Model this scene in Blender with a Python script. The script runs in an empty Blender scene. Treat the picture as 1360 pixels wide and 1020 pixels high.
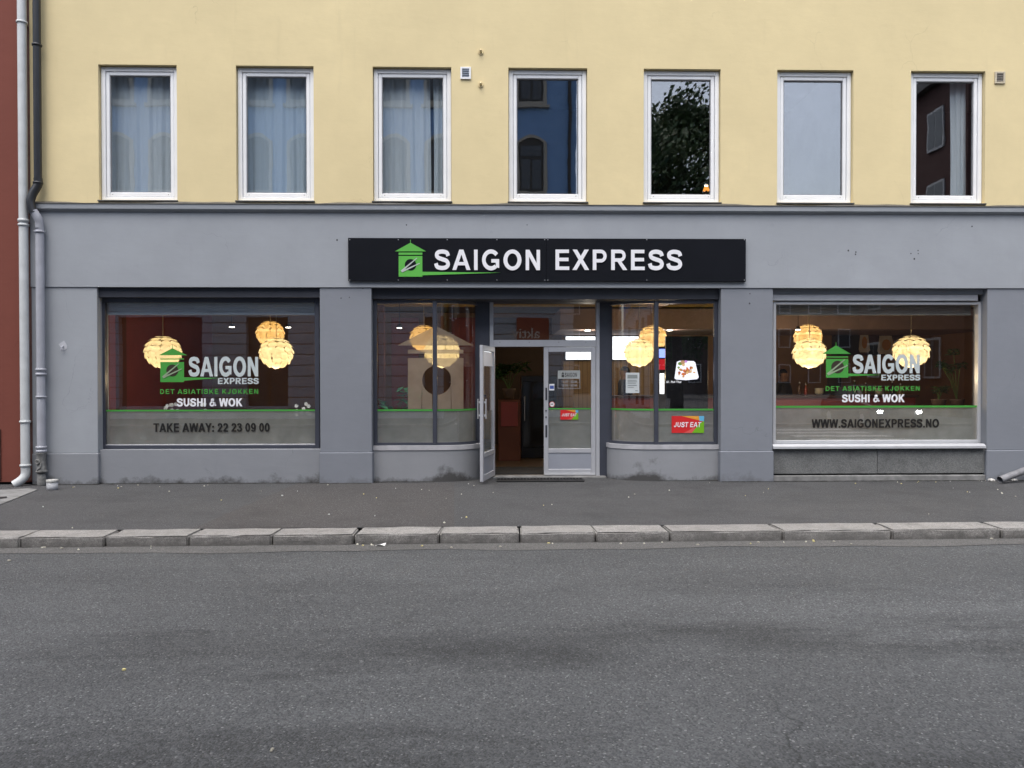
import bpy, bmesh, math, random
from mathutils import Vector, Matrix
random.seed(7)
R = math.radians
scn = bpy.context.scene
COL = scn.collection

# ------------------------------------------------------------------ camera
CAMH, CAMD, FPX = 1.735, 12.5, 1027.0
YAW, PITCH, ROLL = R(1.2803), R(-0.6281), R(-0.06397)
_fw = Vector((math.sin(YAW)*math.cos(PITCH), math.cos(YAW)*math.cos(PITCH), math.sin(PITCH)))
_rt = Vector((math.cos(YAW), -math.sin(YAW), 0))
_up = _rt.cross(_fw)
_rt2 = _rt*math.cos(ROLL) + _up*math.sin(ROLL)
_up2 = -_rt*math.sin(ROLL) + _up*math.cos(ROLL)
cd = bpy.data.cameras.new('camera')
cam = bpy.data.objects.new('camera', cd); COL.objects.link(cam)
cd.sensor_width = 36.0; cd.lens = FPX/1360*36.0; cd.clip_end = 1500; cd.clip_start = 0.05
M = Matrix((_rt2, _up2, -_fw)).transposed().to_4x4(); M.translation = (0, -CAMD, CAMH)
cam.matrix_world = M
scn.camera = cam

# ------------------------------------------------------------------ sky, sun, exposure
SUN_EL, SUN_AZ = R(66), R(200)          # azimuth the light comes from, clockwise from +y
w = bpy.data.worlds.new('World'); scn.world = w; w.use_nodes = True
nt = w.node_tree; nt.nodes.clear()
sky = nt.nodes.new('ShaderNodeTexSky'); sky.sky_type = 'NISHITA'; sky.sun_disc = False
sky.sun_elevation = SUN_EL; sky.sun_rotation = SUN_AZ; sky.air_density = 1.0; sky.dust_density = 3.5; sky.ozone_density = 1.2
hs = nt.nodes.new('ShaderNodeHueSaturation'); hs.inputs['Saturation'].default_value = 0.68
tc = nt.nodes.new('ShaderNodeTexCoord')
cl = nt.nodes.new('ShaderNodeTexNoise'); cl.inputs['Scale'].default_value = 2.2; cl.inputs['Detail'].default_value = 6
cr = nt.nodes.new('ShaderNodeMapRange'); cr.inputs['From Min'].default_value = .3; cr.inputs['From Max'].default_value = .7
cr.inputs['To Min'].default_value = .72; cr.inputs['To Max'].default_value = 1.28
mx = nt.nodes.new('ShaderNodeVectorMath'); mx.operation = 'SCALE'
bg = nt.nodes.new('ShaderNodeBackground'); bg.inputs['Strength'].default_value = 0.15
ou = nt.nodes.new('ShaderNodeOutputWorld')
L_ = nt.links.new
L_(tc.outputs['Generated'], cl.inputs['Vector']); L_(cl.outputs['Fac'], cr.inputs['Value'])
L_(sky.outputs[0], hs.inputs['Color']); L_(hs.outputs[0], mx.inputs[0]); L_(cr.outputs[0], mx.inputs['Scale'])
L_(mx.outputs[0], bg.inputs['Color']); L_(bg.outputs[0], ou.inputs['Surface'])
sd = bpy.data.lights.new('sun', 'SUN'); sd.energy = 1.5; sd.angle = R(70); sd.color = (1, .985, .96)
so = bpy.data.objects.new('sun', sd); COL.objects.link(so)
_d = Vector((math.sin(SUN_AZ)*math.cos(SUN_EL), math.cos(SUN_AZ)*math.cos(SUN_EL), math.sin(SUN_EL)))
so.rotation_euler = _d.to_track_quat('Z', 'Y').to_euler(); so.location = (0, -10, 30)
scn.view_settings.view_transform = 'Standard'; scn.view_settings.look = 'None'
scn.view_settings.gamma = 1.0; scn.view_settings.use_curve_mapping = False
scn.view_settings.exposure = 0.9
scn.render.engine = 'CYCLES'
scn.cycles.max_bounces = 7; scn.cycles.diffuse_bounces = 3; scn.cycles.glossy_bounces = 3; scn.cycles.transparent_max_bounces = 16; scn.cycles.caustics_reflective = False

# ------------------------------------------------------------------ pixel -> place helpers
def ray(px, py):
    return _fw + _rt2*((px-680.0)/FPX) - _up2*((py-510.0)/FPX)
def P(px, py, y=0.0):                # point on the plane Y = y
    d = ray(px, py); t = (CAMD+y)/d.y
    return Vector((d.x*t, y, CAMH+d.z*t))
def X(px, py=510, y=0.0): return P(px, py, y).x
def Z(py, px=680, y=0.0): return P(px, py, y).z
def G(px, py, z=0.0):                # point on the plane Z = z
    d = ray(px, py); t = (z-CAMH)/d.z
    return Vector((d.x*t, d.y*t-CAMD, z))

# ------------------------------------------------------------------ materials
MT = {}
def nodes(name):
    m = bpy.data.materials.new(name); m.use_nodes = True
    return m, m.node_tree, m.node_tree.nodes['Principled BSDF']
def coords(t):
    return t.nodes.new('ShaderNodeNewGeometry').outputs['Position']
def noise(t, vec, scale, detail=4, rough=.55, stretch=None):
    if stretch:
        mp = t.nodes.new('ShaderNodeMapping'); mp.inputs['Scale'].default_value = stretch
        t.links.new(vec, mp.inputs['Vector']); vec = mp.outputs[0]
    n = t.nodes.new('ShaderNodeTexNoise'); n.inputs['Scale'].default_value = scale
    n.inputs['Detail'].default_value = detail; n.inputs['Roughness'].default_value = rough
    t.links.new(vec, n.inputs['Vector']); return n.outputs['Fac']
def ramp(t, fac, a, b, ca=0.0, cb=1.0):
    r = t.nodes.new('ShaderNodeMapRange'); r.inputs['From Min'].default_value = a; r.inputs['From Max'].default_value = b
    r.inputs['To Min'].default_value = ca; r.inputs['To Max'].default_value = cb
    t.links.new(fac, r.inputs['Value']); return r.outputs[0]
def mixc(t, fac, a, b, mode='MIX'):
    m = t.nodes.new('ShaderNodeMix'); m.data_type = 'RGBA'; m.blend_type = mode
    for s, v in ((0, fac), (6, a), (7, b)):
        if hasattr(v, 'is_output'): t.links.new(v, m.inputs[s])
        else: m.inputs[s].default_value = v if s == 0 else (*v, 1)
    return m.outputs[2]
def mth(t, op, a, b=None):
    m = t.nodes.new('ShaderNodeMath'); m.operation = op
    for i, v in enumerate((a, b)):
        if v is None: continue
        if hasattr(v, 'is_output'): t.links.new(v, m.inputs[i])
        else: m.inputs[i].default_value = v
    return m.outputs[0]
def bump(t, b, h, strength=.3, dist=.01):
    n = t.nodes.new('ShaderNodeBump'); n.inputs['Strength'].default_value = strength; n.inputs['Distance'].default_value = dist
    t.links.new(h, n.inputs['Height']); t.links.new(n.outputs[0], b.inputs['Normal'])
def mat(name, c, rough=.6, metal=0.0, var=.12, scale=3.0, bmp=.0, bscale=60, spec=.5, emit=0, ecol=None):
    if name in MT: return MT[name]
    m, t, b = nodes(name)
    v = coords(t)
    n = noise(t, v, scale, 6)
    dark = tuple(x*(1-var) for x in c); light = tuple(min(1, x*(1+var)) for x in c)
    t.links.new(mixc(t, ramp(t, n, .3, .7), dark, light), b.inputs['Base Color'])
    b.inputs['Roughness'].default_value = rough; b.inputs['Metallic'].default_value = metal
    b.inputs['Specular IOR Level'].default_value = spec
    if bmp: bump(t, b, noise(t, v, bscale, 5), bmp, .004)
    if emit:
        b.inputs['Emission Color'].default_value = (*(ecol or c), 1); b.inputs['Emission Strength'].default_value = emit
    MT[name] = m; return m
def plaster(name, c, brush=.35, dirt=0.0, stain=(.12, .12, .12), uneven=.06, rise=.22, blots=()):
    m, t, b = nodes(name); v = coords(t)
    big = noise(t, v, .55, 5, .6); mid = noise(t, v, 2.6, 6, .6); drip = noise(t, v, 1.0, 6, .65, (5.0, 5.0, .5))
    col = mixc(t, ramp(t, big, .3, .7), tuple(x*(1-uneven) for x in c), tuple(min(1, x*(1+uneven)) for x in c))
    col = mixc(t, ramp(t, mid, .35, .75, 0, .5), col, tuple(x*.90 for x in c))
    col = mixc(t, ramp(t, drip, .60, .80, 0, .32), col, tuple(x*.74 for x in c))
    spots = noise(t, v, 9.0, 3, .5)
    col = mixc(t, ramp(t, spots, .70, .80, 0, .25), col, tuple(x*.72 for x in c))
    vc = t.nodes.new('ShaderNodeTexVoronoi'); vc.feature = 'DISTANCE_TO_EDGE'; vc.inputs['Scale'].default_value = .9
    nn = t.nodes.new('ShaderNodeTexNoise'); nn.inputs['Scale'].default_value = 2.4; nn.inputs['Detail'].default_value = 6; t.links.new(v, nn.inputs['Vector'])
    wv = t.nodes.new('ShaderNodeVectorMath'); wv.operation = 'MULTIPLY_ADD'; t.links.new(nn.outputs['Color'], wv.inputs[0]); wv.inputs[1].default_value = (.5, .5, .5); t.links.new(v, wv.inputs[2]); t.links.new(wv.outputs[0], vc.inputs['Vector'])
    ck = mth(t, 'MULTIPLY', ramp(t, vc.outputs['Distance'], 0, .004, .45, 0), ramp(t, noise(t, v, .8, 3), .56, .66))
    col = mixc(t, ck, col, tuple(x*.45 for x in c))
    if dirt:
        sep = t.nodes.new('ShaderNodeSeparateXYZ'); t.links.new(v, sep.inputs[0])
        # splash grime rising unevenly from the foot of the wall
        zr_ = ramp(t, sep.outputs['Z'], 0, rise, 1, 0)
        for bx0, bw_, bz in blots:
            near = mth(t, 'MAXIMUM', mth(t, 'SUBTRACT', 1.0, mth(t, 'DIVIDE', mth(t, 'ABSOLUTE', mth(t, 'SUBTRACT', sep.outputs['X'], bx0)), bw_)), 0.0)
            zr_ = mth(t, 'ADD', zr_, mth(t, 'MULTIPLY', ramp(t, near, 0, .7), ramp(t, sep.outputs['Z'], bz*.6, bz, .75, 0)))
        edge = mth(t, 'ADD', zr_, mth(t, 'MULTIPLY', ramp(t, noise(t, v, 3.2, 6, .7), .3, .7, -1, 1), .55))
        fac = mth(t, 'MULTIPLY', ramp(t, edge, .55, 1.25, 0, 1), dirt)
        col = mixc(t, fac, col, stain)
    t.links.new(col, b.inputs['Base Color'])
    b.inputs['Roughness'].default_value = .82; b.inputs['Specular IOR Level'].default_value = .25
    h1 = noise(t, v, 7.0, 8, .62, (.55, .55, 1.5)); h2 = noise(t, v, 90, 3)
    h3 = noise(t, v, 1.7, 4, .5)
    bump(t, b, mth(t, 'ADD', mth(t, 'ADD', h1, mth(t, 'MULTIPLY', h2, .12)), mth(t, 'MULTIPLY', h3, 1.6)), brush, .03)
    MT[name] = m; return m
def glass(name, f0=.1, wob=.004, wscale=1.3, tint=(1, 1, 1), rough=0.0):
    m = bpy.data.materials.new(name); m.use_nodes = True; t = m.node_tree; t.nodes.clear()
    o = t.nodes.new('ShaderNodeOutputMaterial'); tr = t.nodes.new('ShaderNodeBsdfTransparent'); tr.inputs[0].default_value = (*tint, 1)
    gl = t.nodes.new('ShaderNodeBsdfAnisotropic'); gl.inputs['Roughness'].default_value = rough
    gl.inputs[0].default_value = (1, 1, 1, 1)
    lw = t.nodes.new('ShaderNodeLayerWeight'); lw.inputs['Blend'].default_value = .5   # Schlick reflectance, the same from both sides
    fr = mth(t, 'ADD', mth(t, 'MULTIPLY', mth(t, 'POWER', lw.outputs['Facing'], 5.0), 1-f0), f0)
    ms = t.nodes.new('ShaderNodeMixShader')
    bn = t.nodes.new('ShaderNodeBump'); bn.inputs['Strength'].default_value = 1.0; bn.inputs['Distance'].default_value = wob
    t.links.new(noise(t, coords(t), wscale, 2), bn.inputs['Height']); t.links.new(bn.outputs[0], gl.inputs['Normal'])
    t.links.new(fr, ms.inputs[0]); t.links.new(tr.outputs[0], ms.inputs[1]); t.links.new(gl.outputs[0], ms.inputs[2])
    t.links.new(ms.outputs[0], o.inputs[0]); MT[name] = m; return m
def film(name, c, alpha, trans=.5):
    m = bpy.data.materials.new(name); m.use_nodes = True; t = m.node_tree; t.nodes.clear()
    o = t.nodes.new('ShaderNodeOutputMaterial'); tr = t.nodes.new('ShaderNodeBsdfTransparent')
    df = t.nodes.new('ShaderNodeBsdfDiffuse'); tl = t.nodes.new('ShaderNodeBsdfTranslucent')
    n = ramp(t, noise(t, coords(t), 4, 5), .3, .7, .85, 1.1)
    cc = mixc(t, 1.0, c, c, 'MIX'); k = t.nodes.new('ShaderNodeVectorMath'); k.operation = 'SCALE'
    t.links.new(cc, k.inputs[0]); t.links.new(n, k.inputs['Scale'])
    t.links.new(k.outputs[0], df.inputs[0]); t.links.new(k.outputs[0], tl.inputs[0])
    m1 = t.nodes.new('ShaderNodeMixShader'); m1.inputs[0].default_value = trans
    t.links.new(df.outputs[0], m1.inputs[1]); t.links.new(tl.outputs[0], m1.inputs[2])
    m2 = t.nodes.new('ShaderNodeMixShader'); m2.inputs[0].default_value = alpha
    t.links.new(tr.outputs[0], m2.inputs[1]); t.links.new(m1.outputs[0], m2.inputs[2]); t.links.new(m2.outputs[0], o.inputs[0])
    MT[name] = m; return m
def glow(name, c, s, var=0.0, sample=False):
    m = bpy.data.materials.new(name); m.use_nodes = True; t = m.node_tree; t.nodes.clear()
    o = t.nodes.new('ShaderNodeOutputMaterial'); e = t.nodes.new('ShaderNodeEmission')
    e.inputs[0].default_value = (*c, 1); e.inputs[1].default_value = s; t.links.new(e.outputs[0], o.inputs[0]); MT[name] = m
    if var: t.links.new(ramp(t, noise(t, coords(t), 16, 2), .35, .65, s*(1-var), s*(1+var)), e.inputs[1])
    if not sample: m.cycles.emission_sampling = 'NONE'   # these shine, but do not light the room noticeably
    return m

YEL = plaster('yellow_plaster', (.71, .595, .345), .085, uneven=.07)
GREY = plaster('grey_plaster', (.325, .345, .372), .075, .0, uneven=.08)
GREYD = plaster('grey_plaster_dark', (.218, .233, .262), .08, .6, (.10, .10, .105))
GREYB = plaster('grey_plaster_base', (.25, .262, .283), .10, .95, (.06, .058, .055))
GREYBAY = plaster('grey_plaster_bay', (.265, .275, .293), .10, .9, (.05, .048, .046), rise=.16, blots=((-.78, .38, .36), (2.45, .34, .52)))
REDW = plaster('red_plaster', (.185, .058, .042), .10, .3, (.10, .05, .04))
CORN = plaster('cornice_paint', (.30, .32, .345), .2)
FLASH = mat('flashing_metal', (.075, .072, .065), .6, 0, .3, 8, .3, 40)
WHITEP = mat('white_window_paint', (.82, .83, .84), .32, 0, .04, 3)
DARKF = mat('dark_grey_frame_paint', (.045, .05, .068), .42, 0, .12, 3)
DARKB = mat('dark_board_paint', (.028, .031, .042), .5, 0, .15, 3)
ALU = mat('aluminium_frame', (.47, .48, .51), .38, .25, .06, 4)
ALUL = mat('pale_aluminium', (.50, .51, .53), .4, .2, .06, 4)
SEAL = mat('rubber_seal', (.012, .012, .013), .6)
GL_UP = glass('upper_window_glass', .17, .0006, 1.6)
GL_SH = glass('shop_glass', .085, .0005, 1.2)
FROST = film('frosted_film', (.31, .335, .32), .82, .30)
ETCH = film('etched_film', (.50, .43, .36), .66, .65)
BLACKS = mat('sign_black_panel', (.0075, .0085, .012), .5, 0, .1, 2, spec=.1)
LETW = mat('white_letter', (.80, .80, .83), .4, 0, .02)
LETG = mat('silver_grey_letter', (.50, .56, .56), .45, 0, .03)
GREEN = mat('green_sign', (.105, .43, .065), .4, 0, .04)
GREENV = mat('green_vinyl', (.055, .30, .045), .45, 0, .05)
BLACKV = mat('black_vinyl', (.006, .006, .006), .5)
STEEL = mat('screw_steel', (.45, .45, .45), .35, .8)
WHPIPE = mat('white_pipe', (.56, .58, .58), .42, 0, .10, 5)
GRPIPE = mat('grey_pipe', (.37, .38, .42), .45, 0, .10, 5)
BLPIPE = mat('black_pipe', (.016, .018, .022), .4, 0, .2, 5)
IRON = mat('cast_iron', (.17, .17, .165), .75, .1, .45, 14, .6, 50)

# ------------------------------------------------------------------ mesh helpers
class MB:
    def __init__(s): s.v = []; s.f = []; s.m = []; s.cur = 0
    def add(s, vs, fs):
        o = len(s.v); s.v += [tuple(p) for p in vs]; s.f += [tuple(i+o for i in f) for f in fs]; s.m += [s.cur]*len(fs)
    def quad(s, a, b, c, d): s.add((a, b, c, d), ((0, 1, 2, 3),))
    def box(s, x0, x1, y0, y1, z0, z1, c=0.0):
        x0, x1 = min(x0, x1), max(x0, x1); y0, y1 = min(y0, y1), max(y0, y1); z0, z1 = min(z0, z1), max(z0, z1)
        c = min(c, (x1-x0)*.45, (y1-y0)*.45, (z1-z0)*.45)
        if c <= 0:
            s.add([(x, y, z) for z in (z0, z1) for y in (y0, y1) for x in (x0, x1)],
                  [(0, 2, 3, 1), (4, 5, 7, 6), (0, 1, 5, 4), (2, 6, 7, 3), (0, 4, 6, 2), (1, 3, 7, 5)]); return
        bm = bmesh.new(); r = bmesh.ops.create_cube(bm, size=1)
        for v in bm.verts:
            v.co = ((x0+x1)/2+v.co.x*(x1-x0), (y0+y1)/2+v.co.y*(y1-y0), (z0+z1)/2+v.co.z*(z1-z0))
        bmesh.ops.bevel(bm, geom=bm.edges[:], offset=c, segments=1, affect='EDGES')
        bm.verts.index_update(); s.add([v.co[:] for v in bm.verts], [[v.index for v in f.verts] for f in bm.faces]); bm.free()
    def prism(s, pts, y0, y1):            # outline in x,z extruded from y0 (front) to y1
        n = len(pts); s.add([(x, y0, z) for x, z in pts]+[(x, y1, z) for x, z in pts],
              [tuple(range(n)), tuple(range(2*n-1, n-1, -1))]+[(i, i+n, (i+1) % n+n, (i+1) % n) for i in range(n)])
    def plan(s, pts, z0, z1):             # outline in x,y extruded upwards
        n = len(pts); s.add([(x, y, z0) for x, y in pts]+[(x, y, z1) for x, y in pts],
              [tuple(range(n-1, -1, -1)), tuple(range(n, 2*n))]+[(i, (i+1) % n, (i+1) % n+n, i+n) for i in range(n)])
    def tube(s, path, r, n=12, cap=True):
        path = [Vector(p) for p in path]; rr = r if isinstance(r, (list, tuple)) else [r]*len(path)
        t0 = (path[1]-path[0]).normalized(); a = Vector((0, 1, 0)) if abs(t0.y) < .8 else Vector((1, 0, 0))
        u = t0.cross(a).normalized(); o = len(s.v); rings = []
        for i, p in enumerate(path):
            t = (path[min(i+1, len(path)-1)]-path[max(i-1, 0)]).normalized()
            u = (u-t*u.dot(t)).normalized(); v = t.cross(u)
            rings.append([p+(u*math.cos(k/n*math.tau)+v*math.sin(k/n*math.tau))*rr[i] for k in range(n)])
        vs = [q for g in rings for q in g]; fs = []
        for i in range(len(path)-1):
            for k in range(n):
                fs.append((i*n+k, i*n+(k+1) % n, (i+1)*n+(k+1) % n, (i+1)*n+k))
        if cap: fs += [tuple(range(n-1, -1, -1)), tuple(range((len(path)-1)*n, len(path)*n))]
        s.add(vs, fs)
    def lathe(s, prof, c=(0, 0, 0), n=20):   # profile of (r, z)
        vs = []; fs = []
        for r, z in prof:
            vs += [(c[0]+r*math.cos(k/n*math.tau), c[1]+r*math.sin(k/n*math.tau), c[2]+z) for k in range(n)]
        for i in range(len(prof)-1):
            for k in range(n): fs.append((i*n+k, i*n+(k+1) % n, (i+1)*n+(k+1) % n, (i+1)*n+k))
        fs += [tuple(range(n-1, -1, -1)), tuple(range((len(prof)-1)*n, len(prof)*n))]
        s.add(vs, fs)
    def build(s, name, m, parent=None, smooth=False):
        me = bpy.data.meshes.new(name); me.from_pydata(s.v, [], s.f)
        bm = bmesh.new(); bm.from_mesh(me); bmesh.ops.recalc_face_normals(bm, faces=bm.faces) if s.closed() else None
        bm.to_mesh(me); bm.free()
        ms = m if isinstance(m, (list, tuple)) else [m]
        for q in ms: me.materials.append(q)
        if len(ms) > 1:
            for p, i in zip(me.polygons, s.m): p.material_index = i
        if smooth:
            for p in me.polygons: p.use_smooth = True
        o = bpy.data.objects.new(name, me); COL.objects.link(o)
        if parent is not None: attach(o, parent)
        return o
    def closed(s): return True
def attach(o, parent):
    o.parent = parent
    o.location = -wloc(parent)
def wloc(o):
    v = o.location.copy(); p = o.parent
    while p: v += p.location; p = p.parent
    return v
def tag(o, label=None, cat=None, group=None, kind=None):
    if label: o['label'] = label
    if cat: o['category'] = cat
    if group: o['group'] = group
    if kind: o['kind'] = kind
    return o
def empty(name, loc, label=None, cat=None, group=None):
    o = bpy.data.objects.new(name, None); COL.objects.link(o); o.location = loc; o.empty_display_size = .1
    return tag(o, label, cat, group)
def copy_tree(o, parent=None):
    c = o.copy(); COL.objects.link(c)
    if parent: c.parent = parent
    for ch in list(o.children): copy_tree(ch, c)
    return c
def bx(name, m, parent, *a, c=.004, smooth=False):
    b = MB(); b.box(*a, c=c); return b.build(name, m, parent, smooth)
def struct(name, b, m): return tag(b.build(name, m), kind='structure')
def wall(b, x0, x1, z0, z1, y0, y1, holes):   # slab with rectangular openings
    xs = sorted({x0, x1, *[h[0] for h in holes], *[h[1] for h in holes]}); zs = sorted({z0, z1, *[h[2] for h in holes], *[h[3] for h in holes]})
    def solid(i, j):
        if not (0 <= i < len(xs)-1 and 0 <= j < len(zs)-1): return False
        cx, cz = (xs[i]+xs[i+1])/2, (zs[j]+zs[j+1])/2
        return not any(h[0] < cx < h[1] and h[2] < cz < h[3] for h in holes)
    for i in range(len(xs)-1):
        for j in range(len(zs)-1):
            if not solid(i, j): continue
            a, c, d, e = xs[i], xs[i+1], zs[j], zs[j+1]
            b.quad((a, y0, d), (c, y0, d), (c, y0, e), (a, y0, e)); b.quad((c, y1, d), (a, y1, d), (a, y1, e), (c, y1, e))
            if not solid(i-1, j): b.quad((a, y1, d), (a, y0, d), (a, y0, e), (a, y1, e))
            if not solid(i+1, j): b.quad((c, y0, d), (c, y1, d), (c, y1, e), (c, y0, e))
            if not solid(i, j-1): b.quad((a, y1, d), (c, y1, d), (c, y0, d), (a, y0, d))
            if not solid(i, j+1): b.quad((a, y0, e), (c, y0, e), (c, y1, e), (a, y1, e))

# ------------------------------------------------------------------ drawn lettering (bold grotesque)
def crom(pts, n=5):
    out = []; p = [pts[0]]+list(pts)+[pts[-1]]
    for i in range(1, len(p)-2):
        a, b, c, d = (Vector(q) for q in p[i-1:i+3])
        for k in range(n):
            t = k/n; out.append(tuple(.5*((2*b)+(c-a)*t+(2*a-5*b+4*c-d)*t*t+(3*b-a-3*c+d)*t**3)))
    return out+[pts[-1]]
def arc(cx, cy, rx, ry, a0, a1, n=12):
    return [(cx+rx*math.cos(R(a0+(a1-a0)*i/n)), cy+ry*math.sin(R(a0+(a1-a0)*i/n))) for i in range(n+1)]
def rc(a, b, c, d): return ('p', [(a, c), (b, c), (b, d), (a, d)])
S_ = crom([(.79, .69), (.71, .85), (.46, .905), (.23, .86), (.155, .735), (.23, .61), (.45, .53), (.69, .45), (.785, .295), (.69, .145), (.45, .095), (.19, .15), (.11, .325)])
GLY = {
 'I': (.40, [rc(.1, .3, 0, 1)]), '.': (.36, [rc(.08, .28, 0, .2)]), ':': (.36, [rc(.08, .28, 0, .2), rc(.08, .28, .5, .7)]), ' ': (.36, []),
 'E': (.93, [('p', [(.1, 0), (.86, 0), (.86, .17), (.3, .17), (.3, .43), (.82, .43), (.82, .6), (.3, .6), (.3, .83), (.84, .83), (.84, 1), (.1, 1)])]),
 'N': (1.0, [('p', [(.1, 0), (.29, 0), (.29, .66), (.70, 0), (.9, 0), (.9, 1), (.71, 1), (.71, .35), (.31, 1), (.1, 1)])]),
 'A': (1.01, [('p', [(0, 0), (.22, 0), (.505, .77), (.505, 1), (.39, 1)]), ('p', [(1.01, 0), (.62, 1), (.505, 1), (.505, .77), (.79, 0)]), ('p', [(.305, .23), (.705, .23), (.646, .39), (.364, .39)])]),
 'X': (.93, [('p', [(0, 0), (.24, 0), (.465, .34), (.69, 0), (.93, 0), (.585, .51), (.91, 1), (.67, 1), (.465, .69), (.26, 1), (.02, 1), (.345, .51)])]),
 'P': (.92, [rc(.1, .3, 0, 1), ('s', [(.3, .915)]+arc(.55, .685, .23, .23, 90, -90)+[(.3, .455)], .17)]),
 'R': (1.0, [rc(.1, .3, 0, 1), ('s', [(.3, .915)]+arc(.60, .705, .215, .21, 90, -90)+[(.3, .495)], .17), ('p', [(.44, .42), (.66, .42), (.99, 0), (.75, 0)])]),
 'S': (.92, [('s', S_, .205)]),
 'O': (1.08, [('r', .54, .5, .505, .515, .28, .325)]), 'Ø': (1.08, [('r', .54, .5, .5, .515, .295, .34), ('p', [(.10, -.06), (.2, -.06), (.98, 1.06), (.88, 1.06)])]),
 'G': (1.10, [('s', arc(.545, .5, .40, .415, 38, 312, 24), .205), ('p', [(.56, .37), (1.0, .37), (1.0, .54), (.56, .54)]), ('p', [(.81, .14), (1.0, .10), (1.0, .37), (.81, .37)])]),
 'D': (1.0, [rc(.1, .3, 0, 1), ('s', [(.3, .915)]+arc(.46, .5, .38, .415, 90, -90, 16)+[(.3, .085)], .18)]),
 'T': (.86, [('p', [(.33, 0), (.53, 0), (.53, .83), (.84, .83), (.84, 1), (.02, 1), (.02, .83), (.33, .83)])]),
 'K': (1.0, [rc(.1, .3, 0, 1), ('p', [(.3, .30), (.3, .55), (.70, 1), (.96, 1), (.55, .56), (1.0, 0), (.74, 0), (.42, .43)])]),
 'J': (.78, [('s', [(.57, 1), (.57, .32)]+arc(.345, .32, .225, .22, 0, -180, 10), .19)]),
 'U': (1.0, [('s', [(.19, 1), (.19, .40)]+arc(.5, .40, .31, .305, 180, 360, 7)+[(.81, 1)], .19)]),
 'H': (1.0, [('p', [(.1, 0), (.3, 0), (.3, .42), (.7, .42), (.7, 0), (.9, 0), (.9, 1), (.7, 1), (.7, .6), (.3, .6), (.3, 1), (.1, 1)])]),
 'W': (1.32, [('p', [(.22, 0), (.44, 0), (.66, .66), (.88, 0), (1.10, 0), (1.32, 1), (1.11, 1), (.985, .36), (.775, 1), (.545, 1), (.335, .36), (.21, 1), (0, 1)])]),
 'Y': (.94, [('p', [(.37, 0), (.57, 0), (.57, .42), (.94, 1), (.70, 1), (.47, .61), (.24, 1), (0, 1), (.37, .42)])]),
 '2': (.80, [('s', crom([(.14, .69), (.22, .86), (.40, .91), (.60, .84), (.655, .70), (.60, .56), (.42, .38), (.24, .20), (.12, .05)]), .18), rc(.06, .75, 0, .17)]),
 '3': (.80, [('s', crom([(.14, .75), (.24, .88), (.40, .91), (.58, .85), (.61, .72), (.52, .58), (.34, .53)]), .17), ('s', crom([(.34, .53), (.55, .50), (.66, .33), (.60, .16), (.40, .09), (.20, .13), (.12, .29)]), .17)]),
 '0': (.80, [('r', .40, .5, .35, .51, .16, .34)]),
 '9': (.80, [('r', .40, .66, .34, .35, .155, .19), ('s', crom([(.655, .66), (.655, .45), (.60, .22), (.48, .10), (.34, .085), (.22, .13), (.17, .24)]), .17)]),
 '&': (1.05, [('s', crom([(1.0, .10), (.72, .36), (.42, .68), (.36, .80), (.44, .90), (.56, .88), (.62, .78), (.54, .66), (.30, .50), (.17, .36), (.18, .20), (.32, .09), (.52, .11), (.74, .26), (.86, .48)]), .17)]),
 '/': (.5, [('p', [(0, 0), (.16, 0), (.5, 1), (.34, 1)])]), '-': (.5, [rc(.06, .44, .34, .52)]),
}
for dd, segs in (('1', [rc(.34, .54, 0, 1), ('p', [(.12, .66), (.34, .80), (.34, 1), (.12, .86)])]),):
    GLY[dd] = (.80, segs)
def strip(pts, wd):
    L, Rr = [], []
    for i, p in enumerate(pts):
        a = Vector(pts[max(i-1, 0)]); b = Vector(pts[min(i+1, len(pts)-1)]); t = (b-a).normalized(); n = Vector((-t.y, t.x))*wd/2
        L.append((p[0]+n.x, p[1]+n.y)); Rr.append((p[0]-n.x, p[1]-n.y))
    return [[L[i], L[i+1], Rr[i+1], Rr[i]] for i in range(len(pts)-1)]
def text_polys(s, gap=.06):
    x = 0; out = []
    for ch in s:
        adv, its = GLY[ch]; lay = 0
        for it in its:
            if it[0] == 'p': ps = [it[1]]
            elif it[0] == 's': ps = strip(it[1], it[2])
            else:
                _, cx, cy, ax, ay, bx_, by_ = it; n = 28; ps = []
                for k in range(n):
                    a, b = k/n*math.tau, (k+1)/n*math.tau
                    ps.append([(cx+ax*math.cos(a), cy+ay*math.sin(a)), (cx+ax*math.cos(b), cy+ay*math.sin(b)), (cx+bx_*math.cos(b), cy+by_*math.sin(b)), (cx+bx_*math.cos(a), cy+by_*math.sin(a))])
            out += [([(px+x, py) for px, py in p], lay) for p in ps]; lay += 1
        x += adv+gap
    return out, x-gap
BOLD = 0.0
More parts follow.
